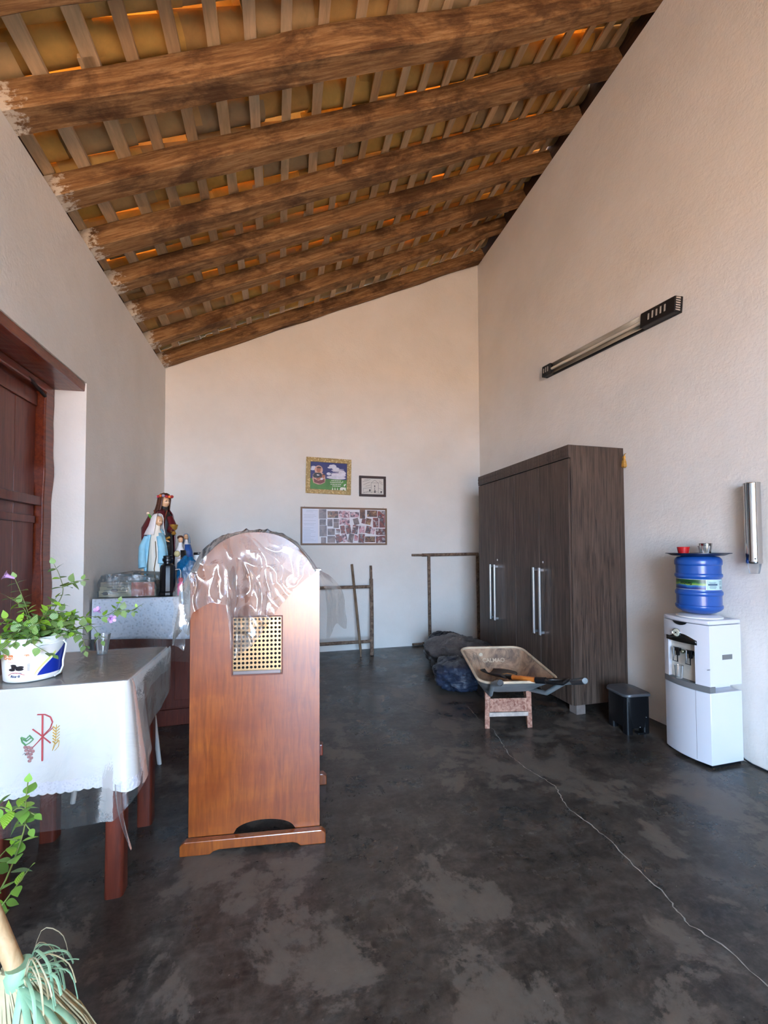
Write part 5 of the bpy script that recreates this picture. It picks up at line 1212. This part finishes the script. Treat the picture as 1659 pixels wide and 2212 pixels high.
# cloth: top + continuous skirt; s runs front-left -> corner -> along right side to the back
X0, X1, Y0, Y1 = -1.108, -0.578, 1.828, 2.408
LF = X1 - X0; LS = Y1 - Y0; CR = 0.02
drop_tab = [(0.0, 0.40), (LF - 0.05, 0.392), (LF - 0.02, 0.40), (LF + 0.01, 0.415), (LF + 0.04, 0.40), (LF + 0.08, 0.34), (LF + 0.13, 0.22), (LF + 0.19, 0.14), (LF + 0.30, 0.115), (LF + 0.45, 0.105), (LF + LS, 0.12)]
def base_pt(s):
    if s < LF - CR: return Vector((X0 + s, Y0, 0)), Vector((0, -1, 0))
    if s < LF + CR:
        a = (s - LF + CR) / (2 * CR) * math.pi / 2
        return Vector((X1 - CR + CR * math.sin(a), Y0 + CR - CR * math.cos(a), 0)), Vector((math.sin(a), -math.cos(a), 0))
    return Vector((X1, Y0 + (s - LF), 0)), Vector((1, 0, 0))
def skirt(off, tab, scal, wave, top, extra=0.0, flare=1.0):
    def fn(u, v):
        s = (LF + LS) * u; b, n = base_pt(s)
        L = lerp_tab(tab, s) + extra
        if scal: L += scal * abs(math.sin(s * 105)) * v
        g = math.exp(-((s - LF) / 0.06) ** 2); g2 = math.exp(-((s - LF - 0.09) / 0.05) ** 2)
        out = off + 0.004 * min(1, v * 12) + wave * v * (math.sin(s * 19 + 1.0) + 0.5 * math.sin(s * 43)) + flare * (0.045 * g + 0.03 * g2) * v
        p = b + n * out
        tv = min(1, v * 14)
        return (p.x, p.y, top - L * v)
    return fn
CT = TZ + 0.003
tc_ = thing('tablecloth', 'white embroidered cloth with scalloped hem over the small table', 'tablecloth', (0, 0, 0))
mb = MB(); mb.grid(lambda u, v: (X0 + LF * u, Y0 + LS * v, CT + 0.0008 * math.sin(u * 21) * math.sin(v * 17)), 16, 16); mb.build('cloth_top', M_cloth, tc_, smooth=60)
SK = skirt(0.0, drop_tab, 0.006, 0.0035, CT)
mb = MB(); mb.grid(SK, 260, 36); mb.build('cloth_drop', M_cloth, tc_, smooth=75)
def hemband(u, v):
    p = Vector(SK(u, 0.885 + 0.105 * v)); b, n = base_pt((LF + LS) * u); return tuple(p + n * 0.0012)
mb = MB(); mb.grid(hemband, 260, 4); mb.build('eyelet_hem', M_lace2, tc_, smooth=75)
# embroidery: cross-stave monogram, grapes, wheat on the front drop
def fr_pt(x, z, d=0.0018):
    s = x - X0; L = lerp_tab(drop_tab, s); v = (CT - z) / L; p = SK(s / (LF + LS), max(0, min(1, v))); return (x, p[1] - d, z)
def stitch(name, pts, w, mat, close=False):
    P = []
    pts = pts + ([pts[0]] if close else [])
    for a, b in zip(pts[:-1], pts[1:]):
        for k in range(5): P.append((a[0] + (b[0]-a[0]) * k / 5, a[1] + (b[1]-a[1]) * k / 5))
    P.append(pts[-1]); mb = MB(); mb.tube([fr_pt(x, z) for x, z in P], w * 1.55, 6, flat=0.5); return mb.build(name, mat, tc_, smooth=60)
M_redth = plain('red_thread', (206, 52, 60), 0.6); M_grth = plain('green_thread', (98, 172, 96), 0.6); M_puth = plain('mauve_thread', (168, 110, 110), 0.6); M_yeth = plain('yellow_thread', (230, 186, 70), 0.6); M_dkth = plain('dark_thread', (90, 100, 100), 0.6)
ex, ez = -0.858, 0.65      # centre
stitch('stave', [(ex, ez + 0.085), (ex + 0.001, ez - 0.085)], 0.0028, M_redth)
stitch('loop', [(ex - 0.016, ez + 0.088), (ex + 0.008, ez + 0.086), (ex + 0.026, ez + 0.075), (ex + 0.033, ez + 0.056), (ex + 0.026, ez + 0.034), (ex + 0.006, ez + 0.012), (ex - 0.012, ez - 0.012)], 0.0026, M_redth)
stitch('cross_arm', [(ex - 0.031, ez + 0.036), (ex - 0.01, ez + 0.016), (ex + 0.028, ez - 0.022)], 0.0024, M_redth)
stitch('cross_arm', [(ex + 0.036, ez + 0.036), (ex + 0.004, ez + 0.006), (ex - 0.028, ez - 0.03)], 0.0024, M_redth)
for k, (x, z) in enumerate([(-0.045, -0.028), (-0.035, -0.03), (-0.026, -0.034), (-0.042, -0.04), (-0.031, -0.043), (-0.021, -0.046), (-0.038, -0.053), (-0.027, -0.056), (-0.033, -0.065), (-0.026, -0.07), (-0.031, -0.08)]):
    mb = MB(); p = fr_pt(ex + x - 0.008, ez + z, 0.001); mb.sphere(p, 0.0062, 0.002, 0.0062, 10, 6); mb.build('grape', M_puth, tc_, smooth=60)
stitch('vine_leaf', [(ex - 0.066, ez + 0.01), (ex - 0.05, ez + 0.002), (ex - 0.04, ez + 0.014), (ex - 0.028, ez - 0.002), (ex - 0.04, ez - 0.014), (ex - 0.052, ez - 0.02), (ex - 0.062, ez - 0.008)], 0.0026, M_grth, True)
stitch('vine_leaf', [(ex - 0.06, ez + 0.002), (ex - 0.048, ez - 0.006), (ex - 0.036, ez + 0.004)], 0.003, M_grth)
stitch('tendril', [(ex - 0.06, ez - 0.055), (ex - 0.054, ez - 0.048), (ex - 0.052, ez - 0.058), (ex - 0.045, ez - 0.05), (ex - 0.034, ez - 0.058)], 0.0008, M_dkth)
stitch('wheat_stalk', [(ex + 0.046, ez + 0.045), (ex + 0.044, ez - 0.01), (ex + 0.034, ez - 0.05)], 0.0014, M_yeth)
for k in range(6):
    z = ez + 0.035 - k * 0.011
    for sx in (-1, 1): stitch('wheat_grain', [(ex + 0.045, z - 0.006), (ex + 0.045 + sx * 0.011, z + 0.005)], 0.0019, M_yeth)
stitch('wheat_blade', [(ex + 0.036, ez - 0.045), (ex + 0.044, ez - 0.028), (ex + 0.052, ez - 0.012), (ex + 0.056, ez - 0.018), (ex + 0.054, ez - 0.036), (ex + 0.042, ez - 0.05)], 0.0013, M_yeth)
# clear sheet over the cloth
cv = MB()
cv.grid(lambda u, v: (X0 + LF * u, Y0 + LS * v, CT + 0.0035 + 0.0012 * noise.noise(Vector((u * 9, v * 6, 0)))), 24, 24)
pl_tab = [(0.0, 0.535), (LF - 0.10, 0.525), (LF - 0.02, 0.50), (LF + 0.01, 0.40), (LF + 0.05, 0.33), (LF + 0.10, 0.31), (LF + 0.2, 0.27), (LF + 0.40, 0.26), (LF + LS - 0.02, 0.22)]
cv.grid(skirt(0.016, pl_tab, 0, 0.0022, CT + 0.003, flare=1.25), 160, 30)
def tail(u, v): return (X1 - 0.012 + 0.05 * v ** 2 + 0.022 * (u - 0.5) * (1 - v) ** 0.5, Y0 - 0.05 - 0.012 * math.sin(u * 3), 0.47 - 0.25 * v)
cv.grid(tail, 4, 14)
tag(cv.build('plastic_cover', M_film2, None, smooth=75), 'clear plastic cover lying over the white embroidered tablecloth', 'plastic sheet')

# ------------------------------------------------------------------ white plastic stool behind the table
sl_ = thing('plastic_stool', 'white plastic stool partly hidden behind the small table', 'stool', (-0.90, 2.74, 0))
mb = MB(); P = rrect(0.30, 0.30, 0.06, 6); n = len(P)
mb.add([(x, y, 0.425) for x, y in P] + [(x, y, 0.45) for x, y in P] + [(x * 0.9, y * 0.9, 0.455) for x, y in P], [tuple(reversed(range(n)))] + [(i*n+k, i*n+(k+1) % n, (i+1)*n+(k+1) % n, (i+1)*n+k) for i in range(2) for k in range(n)] + [tuple(2*n+k for k in range(n))])
mb.build('seat', M_whitepl, sl_, smooth=40)
for sx in (-1, 1):
    for sy in (-1, 1):
        mb = MB(); mb.tube([(sx * 0.125, sy * 0.125, 0.43), (sx * 0.145, sy * 0.14, 0.25), (sx * 0.168, sy * 0.162, 0.0)], [0.022, 0.019, 0.017], 10, flat=0.7); mb.build('leg', M_whitepl, sl_, smooth=60)

# ------------------------------------------------------------------ plants
def leaf_mat(name, dark, light, vein=True):
    t = NT(name); vec = t.coord(); sx = t.node('ShaderNodeSeparateXYZ'); t.link(vec, sx.inputs[0])
    ab = t.node('ShaderNodeMath', operation='ABSOLUTE'); t.link(sx.outputs[1], ab.inputs[0])
    m1 = t.node('ShaderNodeMath', operation='MULTIPLY_ADD'); t.link(ab.outputs[0], m1.inputs[0]); m1.inputs[1].default_value = -0.9; t.link(sx.outputs[0], m1.inputs[2])
    m2 = t.node('ShaderNodeMath', operation='MULTIPLY'); t.link(m1.outputs[0], m2.inputs[0]); m2.inputs[1].default_value = 46.0
    si = t.node('ShaderNodeMath', operation='SINE'); t.link(m2.outputs[0], si.inputs[0])
    oi = t.node('ShaderNodeObjectInfo')
    base = t.mix(oi.outputs['Random'], srgb(*dark), srgb(*[min(255, int(c * 1.5)) for c in dark]))
    if vein: base = t.mix(t.ramp(si.outputs[0], [(0.35, (0, 0, 0, 1)), (0.9, (0.85, 0.85, 0.85, 1))]), base, srgb(*light))
    t.set(Base_Color=base, Roughness=0.45, Specular_IOR_Level=0.4)
    tl = t.node('ShaderNodeBsdfTranslucent'); t.link(base, tl.inputs[0])
    mx = t.node('ShaderNodeMixShader'); mx.inputs[0].default_value = 0.35; t.link(t.bsdf.outputs[0], mx.inputs[1]); t.link(tl.outputs[0], mx.inputs[2]); t.link(mx.outputs[0], t.n['Material Output'].inputs[0])
    return t.mat
def leaf_mesh(mat, asp=0.36):
    mb = MB(); N = 7; vs = []
    for k in range(N + 1):
        t = k / N; w = asp * math.sin(math.pi * t ** 0.75) * (1 - 0.25 * t) + 0.004
        z = -0.18 * t * t
        vs += [(t, -w, z + 0.10 * w / asp * 0.4), (t, 0, z), (t, w, z + 0.10 * w / asp * 0.4)]
    mb.add(vs, [(k*3+j, k*3+j+1, k*3+j+4, k*3+j+3) for k in range(N) for j in range(2)]); return mb.mesh('leaf', mat, 75)
M_stem = plain('stem_green', (112, 122, 60), 0.6)
LM1 = leaf_mesh(leaf_mat('variegated_leaf', (72, 108, 34), (226, 234, 180)), 0.42)
LM2 = leaf_mesh(leaf_mat('fresh_leaf', (118, 158, 40), (190, 214, 110)), 0.36)
LM3 = leaf_mesh(leaf_mat('soft_leaf', (104, 140, 60), (150, 186, 92), vein=False), 0.40)
def bez(P, n=18):
    P = [Vector(p) for p in P]; out = []
    for k in range(n + 1):
        t = k / n * (len(P) - 1); i = min(int(t), len(P) - 2); f = t - i
        p0, p1, p2, p3 = P[max(0, i-1)], P[i], P[i+1], P[min(len(P)-1, i+2)]
        out.append(0.5 * ((2 * p1) + (p2 - p0) * f + (2*p0 - 5*p1 + 4*p2 - p3) * f * f + (3*p1 - p0 - 3*p2 + p3) * f ** 3))
    return out
def put_leaf(parent, me, p, d, size, roll=0.0):
    d = Vector(d).normalized(); upv = Vector((0, 0, 1)) if abs(d.z) < 0.9 else Vector((0, -1, 0))
    y = upv.cross(d).normalized(); z = d.cross(y)
    q = Matrix((d, y, z)).transposed() @ Matrix.Rotation(roll, 3, 'X')
    o = bpy.data.objects.new('leaf', me); COL.objects.link(o); o.parent = parent
    mt = (q @ Matrix.Diagonal((size, size, size))).to_4x4(); mt.translation = p; o.matrix_local = mt
def stem_with_leaves(parent, P, origin, r, size, gap, meshes, start=0.15, grow=0.55):
    pts = [p - Vector(origin) for p in bez(P)]; mb = MB(); n = len(pts)
    mb.tube(pts, [r * (1 - 0.55 * k / n) for k in range(n)], 6); mb.build('stem', M_stem, parent, smooth=60)
    Ls = [0]; 
    for a, b in zip(pts[:-1], pts[1:]): Ls.append(Ls[-1] + (b - a).length)
    tot = Ls[-1]; d = tot * start; k = 0
    while d < tot:
        i = max(j for j in range(n) if Ls[j] <= d); i = min(i, n - 2)
        f = (d - Ls[i]) / max(1e-6, Ls[i+1] - Ls[i]); p = pts[i].lerp(pts[i+1], f); t = (pts[i+1] - pts[i]).normalized()
        a = t.cross(Vector((0, 0, 1))); a = a.normalized() if a.length > 0.05 else Vector((1, 0, 0)); b = a.cross(t)
        an = (k % 2) * math.pi / 2 + random.uniform(-0.4, 0.4); o1 = a * math.cos(an) + b * math.sin(an)
        sc = size * (1 - (1 - grow) * d / tot) * random.uniform(0.8, 1.15)
        for sg in (1, -1): put_leaf(parent, random.choice(meshes), p + o1 * sg * r, o1 * sg + t * random.uniform(0.2, 0.7) + Vector((0, 0, random.uniform(-0.35, 0.15))), sc, random.uniform(-0.4, 0.4))
        d += gap * random.uniform(0.8, 1.2); k += 1
    put_leaf(parent, meshes[0], pts[-1], (pts[-1] - pts[-3]).normalized() + Vector((0.1, -0.2, 0.1)), size * 0.5, 0.2)

# bucket on the table
BKC = (-0.962, 1.975, CT + 0.005)
bk_ = thing('bucket', 'white printed plastic bucket used as a flower pot on the table', 'bucket', BKC)
mb = MB(); mb.lathe([(0.088, 0.0), (0.092, 0.004), (0.0935, 0.02), (0.101, 0.13), (0.1015, 0.135), (0.105, 0.136), (0.105, 0.143), (0.102, 0.144), (0.102, 0.150), (0.106, 0.151), (0.106, 0.166), (0.101, 0.168), (0.099, 0.15), (0.0895, 0.01)], 44, caps=(True, True)); mb.build('wall', M_whitepl, bk_, smooth=50)
mb = MB(); mb.lathe([(0.0, 0.145), (0.097, 0.145)], 24, caps=(False, False)); mb.build('soil', plain('dark_soil', (52, 38, 28), 0.95, var=0.4, vscale=50), bk_)
bc_a = math.atan2(-BKC[1], -BKC[0])
def bk_pt(a, z, d=0.0008): r = 0.0925 + (z - 0.004) / 0.126 * 0.0085 + d; return (r * math.cos(bc_a + a), r * math.sin(bc_a + a), z)
def wrapgrid(a0, a1, f0, f1, d, n=16): return lambda u, v: bk_pt(a0 + (a1 - a0) * u, f0(u) + (f1(u) - f0(u)) * v, d)
mb = MB(); mb.grid(wrapgrid(0.10, 1.45, lambda u: 0.022 + 0.0 * u, lambda u: 0.022 + 0.105 * min(1, (u * 1.25)) ** 0.75, 0.0010), 24, 6); mb.build('blue_swoosh', plain('blue_print', (14, 44, 150), 0.35), bk_, smooth=60)
mb = MB(); mb.grid(wrapgrid(0.02, 0.72, lambda u: 0.022 + 0.105 * (min(1, (u * 0.52 * 1.25))) ** 0.75, lambda u: 0.03 + 0.098 * (min(1, (u * 0.6 * 1.25))) ** 0.75 , 0.0008), 16, 2); mb.build('yellow_swoosh', plain('lime_print', (226, 236, 130), 0.4), bk_, smooth=60)
mb = MB(); mb.grid(wrapgrid(-1.05, -0.05, lambda u: 0.045, lambda u: 0.088, 0.0009), 10, 1); mb.build('label_panel', plain('label_white', (246, 240, 238), 0.4), bk_, smooth=60)
mb = MB(); mb.grid(wrapgrid(-1.1, -0.05, lambda u: 0.091, lambda u: 0.112, 0.0009), 10, 1); mb.build('label_panel', plain('label_peach', (250, 222, 200), 0.4), bk_, smooth=60)
for k, (a, z, ra, rz_) in enumerate([(-0.72, 0.052, 0.13, 0.0055), (-0.45, 0.053, 0.14, 0.006), (-0.62, 0.061, 0.13, 0.006), (-0.42, 0.061, 0.12, 0.005), (-0.66, 0.068, 0.11, 0.0045)]):
    mb = MB(); mb.grid(lambda u, v: bk_pt(a + ra * math.cos(2 * math.pi * u) * v, z + rz_ * math.sin(2 * math.pi * u) * v, 0.0012 + 0.0006 * (1 - v) + 0.00002 * k), 16, 3); mb.build('prune_print', plain('prune_black', (34, 26, 30), 0.25), bk_, smooth=60)
M_or = plain('orange_print', (232, 120, 40), 0.45); M_nv = plain('navy_print', (34, 44, 96), 0.4)
text_mesh('Ameixa', 0.016, M_or, 'label_lettering', bk_, lambda x, y, z: bk_pt(-0.90 + x / 0.1, 0.106 + y, 0.0013), bold=0.0006)
text_mesh('Creme', 0.014, M_or, 'label_lettering', bk_, lambda x, y, z: bk_pt(-0.86 + x / 0.1, 0.095 + y, 0.0013), bold=0.0006)
text_mesh('em', 0.012, M_or, 'label_lettering', bk_, lambda x, y, z: bk_pt(-0.22 + x / 0.1, 0.106 + y, 0.0013), bold=0.0006)
text_mesh('Produto de Caroço', 0.0068, M_or, 'label_lettering', bk_, lambda x, y, z: bk_pt(-0.6 + x / 0.1, 0.082 + y, 0.0013))
text_mesh('Peso líq. 4,7kg', 0.006, M_nv, 'label_lettering', bk_, lambda x, y, z: bk_pt(-0.55 + x / 0.1, 0.039 + y, 0.0013))
text_mesh('Ricaeli', 0.013, M_nv, 'label_lettering', bk_, lambda x, y, z: bk_pt(-0.62 + x / 0.1, 0.026 + y, 0.0013), italic=0.2, bold=0.0004)
mb = MB(); mb.tube([bk_pt(-0.88 + 0.6 * k / 10, 0.030 + 0.010 * math.sin(math.pi * (k / 10) ** 0.8), 0.0012) for k in range(11)], 0.0009, 5); mb.build('logo_arc', plain('red_print', (206, 50, 50), 0.4), bk_)
mb = MB()
for k in range(9): mb.grid(wrapgrid(-0.20, -0.12, lambda u: 0.047 + k * 0.0028, lambda u: 0.047 + k * 0.0028 + (0.0009 if k % 2 else 0.0016), 0.0013), 1, 1)
mb.build('barcode', M_nv, bk_)
mb = MB(); mb.tube([bk_pt(1.02, 0.14, 0.006), bk_pt(1.16, 0.125, 0.009), bk_pt(1.12, 0.09, 0.008), bk_pt(1.04, 0.06, 0.008), bk_pt(1.08, 0.035, 0.008), bk_pt(0.95, 0.012, 0.006), bk_pt(0.7, 0.006, 0.006)], 0.0035, 8); mb.build('handle', M_whitepl, bk_, smooth=60)

pt = thing('potted_plant', 'leafy variegated green plant spilling out of the white bucket', 'plant', BKC)
OB = Vector(BKC)
root = lambda dx=0, dy=0: (BKC[0] + dx, BKC[1] + dy, BKC[2] + 0.14)
paths = [
 ([root(0.02, 0), (-0.93, 2.0, 1.06), (-0.878, 2.0, 1.168), (-0.889, 2.0, 1.242), (-0.911, 2.0, 1.294)], 0.052, 0.040, [LM1, LM1, LM2]),
 ([(-0.882, 2.0, 1.195), (-0.845, 2.0, 1.216), (-0.803, 2.0, 1.224)], 0.045, 0.026, [LM1]),
 ([root(0, 0), (-0.96, 1.95, 1.05), (-0.972, 1.95, 1.10), (-0.999, 1.95, 1.183), (-1.02, 1.95, 1.24)], 0.048, 0.034, [LM1, LM1]),
 ([root(-0.01, -0.01), (-0.965, 1.94, 1.06), (-0.985, 1.95, 1.115), (-1.014, 1.95, 1.147), (-1.045, 1.95, 1.17)], 0.046, 0.030, [LM1, LM2]),
 ([root(0.04, 0.03), (-0.934, 2.08, 1.045), (-0.841, 2.1, 1.055), (-0.764, 2.1, 1.055), (-0.719, 2.1, 1.078), (-0.701, 2.1, 1.119)], 0.042, 0.036, [LM1, LM2]),
 ([(-0.719, 2.1, 1.078), (-0.669, 2.1, 1.078), (-0.642, 2.1, 1.071)], 0.036, 0.024, [LM1]),
 ([(-0.65, 2.1, 1.075), (-0.63, 2.1, 1.088), (-0.611, 2.1, 1.101)], 0.024, 0.02, [LM2]),
 ([root(0.05, 0.02), (-0.87, 2.0, 1.038), (-0.83, 2.0, 1.02), (-0.80, 2.0, 0.97), (-0.791, 2.0, 0.925)], 0.046, 0.028, [LM1, LM2]),
 ([root(0.05, -0.05), (-0.91, 1.87, 1.025), (-0.90, 1.84, 1.0), (-0.87, 1.84, 0.975), (-0.835, 1.84, 0.95)], 0.044, 0.040, [LM1]),
 ([root(-0.04, -0.02), (-1.02, 1.95, 1.05), (-1.06, 1.95, 1.065), (-1.11, 1.95, 1.077)], 0.05, 0.026, [LM1, LM2]),
 ([root(0, 0), (-0.935, 1.95, 1.06), (-0.911, 1.95, 1.10), (-0.878, 1.95, 1.159)], 0.05, 0.026, [LM2, LM1]),
 ([root(0.06, 0.04), (-0.88, 2.05, 1.005), (-0.83, 2.05, 1.02), (-0.786, 2.05, 1.02), (-0.75, 2.05, 0.955)], 0.046, 0.028, [LM1]),
 ([root(-0.03, -0.05), (-0.99, 1.88, 1.02), (-1.01, 1.87, 0.99), (-1.03, 1.87, 0.94)], 0.05, 0.028, [LM1, LM2]),
 ([root(0.02, -0.04), (-0.94, 1.90, 1.05), (-0.90, 1.88, 1.07)], 0.048, 0.024, [LM1]),
 ([root(0.03, 0.0), (-0.92, 1.97, 1.05), (-0.87, 1.95, 1.07), (-0.83, 1.94, 1.06)], 0.05, 0.026, [LM1]),
 ([root(-0.02, 0.0), (-1.0, 1.93, 1.07), (-1.04, 1.9, 1.09)], 0.05, 0.024, [LM1, LM2]),
 ([root(0.0, 0.02), (-0.95, 2.02, 1.07), (-0.90, 2.05, 1.09), (-0.86, 2.06, 1.07)], 0.05, 0.026, [LM1, LM2]),
]
extra = []
for k in range(12):
    an = R(-150 + 25 * k + random.uniform(-8, 8)); L = random.uniform(0.08, 0.15)
    q = Vector(root()) + Vector((math.cos(an) * 0.05, math.sin(an) * 0.05, 0.045)); e = Vector(root()) + Vector((math.cos(an) * L, math.sin(an) * L, random.uniform(-0.01, 0.10)))
    extra.append(([root(math.cos(an) * 0.02, math.sin(an) * 0.02), tuple(q), tuple(e)], 0.046, 0.034, [LM1, LM1, LM2]))
for P, size, gap, ms in paths + extra: stem_with_leaves(pt, P, OB, 0.0020, size * 1.12, gap * 0.9, ms)
M_flow = plain('lilac_petal', (206, 160, 214), 0.5)
def flower(parent, p, d, s):
    mb = MB(); d = Vector(d).normalized(); p = Vector(p); mb.tube([p, p + d * s * 0.9, p + d * s * 1.3], [s * 0.16, s * 0.3, s * 0.5], 8, caps=False)
    a = d.cross(Vector((0, 0, 1))).normalized(); b = a.cross(d); c = p + d * s * 1.3
    for k in range(5):
        an = k * 2 * math.pi / 5; o1 = a * math.cos(an) + b * math.sin(an); o2 = a * math.cos(an + 0.5) + b * math.sin(an + 0.5); o3 = a * math.cos(an - 0.5) + b * math.sin(an - 0.5)
        mb.add([c + o3 * s * 0.48, c + o2 * s * 0.48, c + o2 * s * 0.8 + d * s * 0.3, c + o1 * s * 1.0 + d * s * 0.25, c + o3 * s * 0.8 + d * s * 0.3], [(0, 1, 2, 3, 4)])
    mb.build('flower', M_flow, parent, smooth=60)
flower(pt, Vector((-1.02, 1.95, 1.24)) - OB, (-0.7, -0.3, 0.35), 0.022); flower(pt, Vector((-0.735, 2.09, 1.05)) - OB, (0.5, -0.7, -0.1), 0.02); flower(pt, Vector((-0.775, 2.1, 1.07)) - OB, (-0.2, -0.5, 0.5), 0.018)
cup('tumbler', 'clear plastic cup of cuttings on the table behind the bucket', (-0.84, 2.305, CT + 0.005), 0.022, 0.034, 0.095, M_clearcup)

# low plant at the left edge, pot on the floor
lpn = thing('potted_plant', 'soft green leafy plant at the lower left edge by the table', 'plant', (-0.97, 1.42, 0))
OL = Vector((-0.97, 1.42, 0))
mb = MB(); mb.lathe([(0.075, 0), (0.08, 0.004), (0.105, 0.2), (0.115, 0.2), (0.118, 0.235), (0.108, 0.237), (0.104, 0.215), (0.09, 0.2)], 28); mb.build('pot', plain('terracotta', (160, 88, 58), 0.8, var=0.15), lpn, smooth=40)
mb = MB(); mb.lathe([(0.0, 0.215), (0.101, 0.215)], 24, caps=(False, False)); mb.build('soil', plain('dark_soil_pot', (48, 36, 28), 0.95), lpn)

for P, size, gap in [
 ([(-0.93, 1.42, 0.215), (-0.83, 1.41, 0.33), (-0.752, 1.4, 0.403), (-0.70, 1.4, 0.552), (-0.696, 1.4, 0.628), (-0.691, 1.4, 0.692)], 0.052, 0.045),
 ([(-0.97, 1.42, 0.215), (-0.85, 1.41, 0.50), (-0.787, 1.4, 0.567), (-0.74, 1.4, 0.60), (-0.712, 1.4, 0.624), (-0.673, 1.4, 0.599)], 0.05, 0.045),
 ([(-0.95, 1.42, 0.215), (-0.85, 1.41, 0.38), (-0.784, 1.4, 0.441), (-0.753, 1.4, 0.498), (-0.725, 1.4, 0.525)], 0.052, 0.045),
 ([(-0.92, 1.42, 0.215), (-0.84, 1.41, 0.29), (-0.77, 1.4, 0.335), (-0.719, 1.4, 0.402), (-0.685, 1.4, 0.45)], 0.05, 0.045),
 ([(-0.96, 1.42, 0.215), (-0.86, 1.41, 0.54), (-0.78, 1.4, 0.63), (-0.723, 1.4, 0.615), (-0.685, 1.4, 0.56)], 0.05, 0.045)]:
    stem_with_leaves(lpn, P, OL, 0.003, size, gap, [LM3, LM3, LM2], start=0.3, grow=0.8)

# ------------------------------------------------------------------ broom at the lower left
br = thing('broom', 'straw broom with wooden handle and green ribbons at the lower left', 'broom', (-0.575, 1.235, 0))
hd_ = Vector((-0.055, 0.017, 0.12)).normalized(); tie = Vector((-0.045, 0.0, 0.30))
mb = MB(); mb.tube([tie - hd_ * 0.05, tie + hd_ * 1.55], [0.0185, 0.0165], 14); mb.build('handle', wood('pale_broom_handle', (176, 138, 92), (214, 180, 136), 6, (5, 5, 1), 0.55, bump=0.1), br, smooth=60)
M_straw = per_object('straw', [(206, 194, 154), (190, 172, 128), (216, 208, 174)], nscale=20, bump=0, mixamt=0.25); M_rib = plain('mint_ribbon', (146, 180, 142), 0.45, var=0.15, vscale=30)
mb = MB()
for k in range(520):
    an = random.uniform(0, 2 * math.pi); rr = math.sqrt(random.random()); p0 = tie + Vector((math.cos(an), math.sin(an), 0)) * 0.026 * rr
    e = Vector((0.055 + math.cos(an) * 0.11 * rr + random.uniform(-0.015, 0.015), math.sin(an) * 0.07 * rr, random.uniform(0.0, 0.03)))
    m_ = p0.lerp(e, 0.5) + Vector((math.cos(an), math.sin(an), 0)) * 0.018 * rr
    mb.tube([p0 + hd_ * 0.03, m_, e], [0.0016, 0.0016, 0.0010], 3, caps=False)
tag(mb.build('straw_head', M_straw, br), kind='stuff')
mb = MB(); mb.lathe([(0.028, -0.022), (0.031, -0.01), (0.031, 0.018), (0.026, 0.03)], 16, tuple(tie)); mb.build('binding', M_rib, br, smooth=60)
for k in range(26):
    an = random.uniform(-0.9, 1.1); L = random.uniform(0.08, 0.15); a = Vector((math.cos(an), math.sin(an) * 0.7 - 0.25, 0)); tp_ = tie + Vector((0, 0, random.uniform(-0.015, 0.03)))
    up_ = random.uniform(-0.02, 0.07)
    P = bez([tp_ + a * 0.028, tp_ + a * L * 0.45 + Vector((0, 0, up_)), tp_ + a * L * 0.85 + Vector((0, 0, up_ * 0.6)), tp_ + a * L + Vector((0.0, 0, up_ * 0.3 - random.uniform(0.0, 0.06)))], 10)
    mb = MB(); mb.tube(P, 0.0035 if k % 3 == 0 else 0.0016, 5, flat=0.35); mb.build('ribbon_strand', M_rib if k % 3 != 1 else M_straw, br, smooth=60)
for k in range(5):
    z0 = 0.0; an = random.uniform(-0.5, 0.8); P = bez([tie + Vector((0.02, -0.03, 0)), tie + Vector((0.02 + 0.03 * k, -0.055, -0.09)), tie + Vector((0.03 + 0.035 * k, -0.075, -0.2))], 10)
    mb = MB(); mb.tube(P, 0.007, 6, flat=0.2); mb.build('ribbon_strand', M_rib, br, smooth=60)
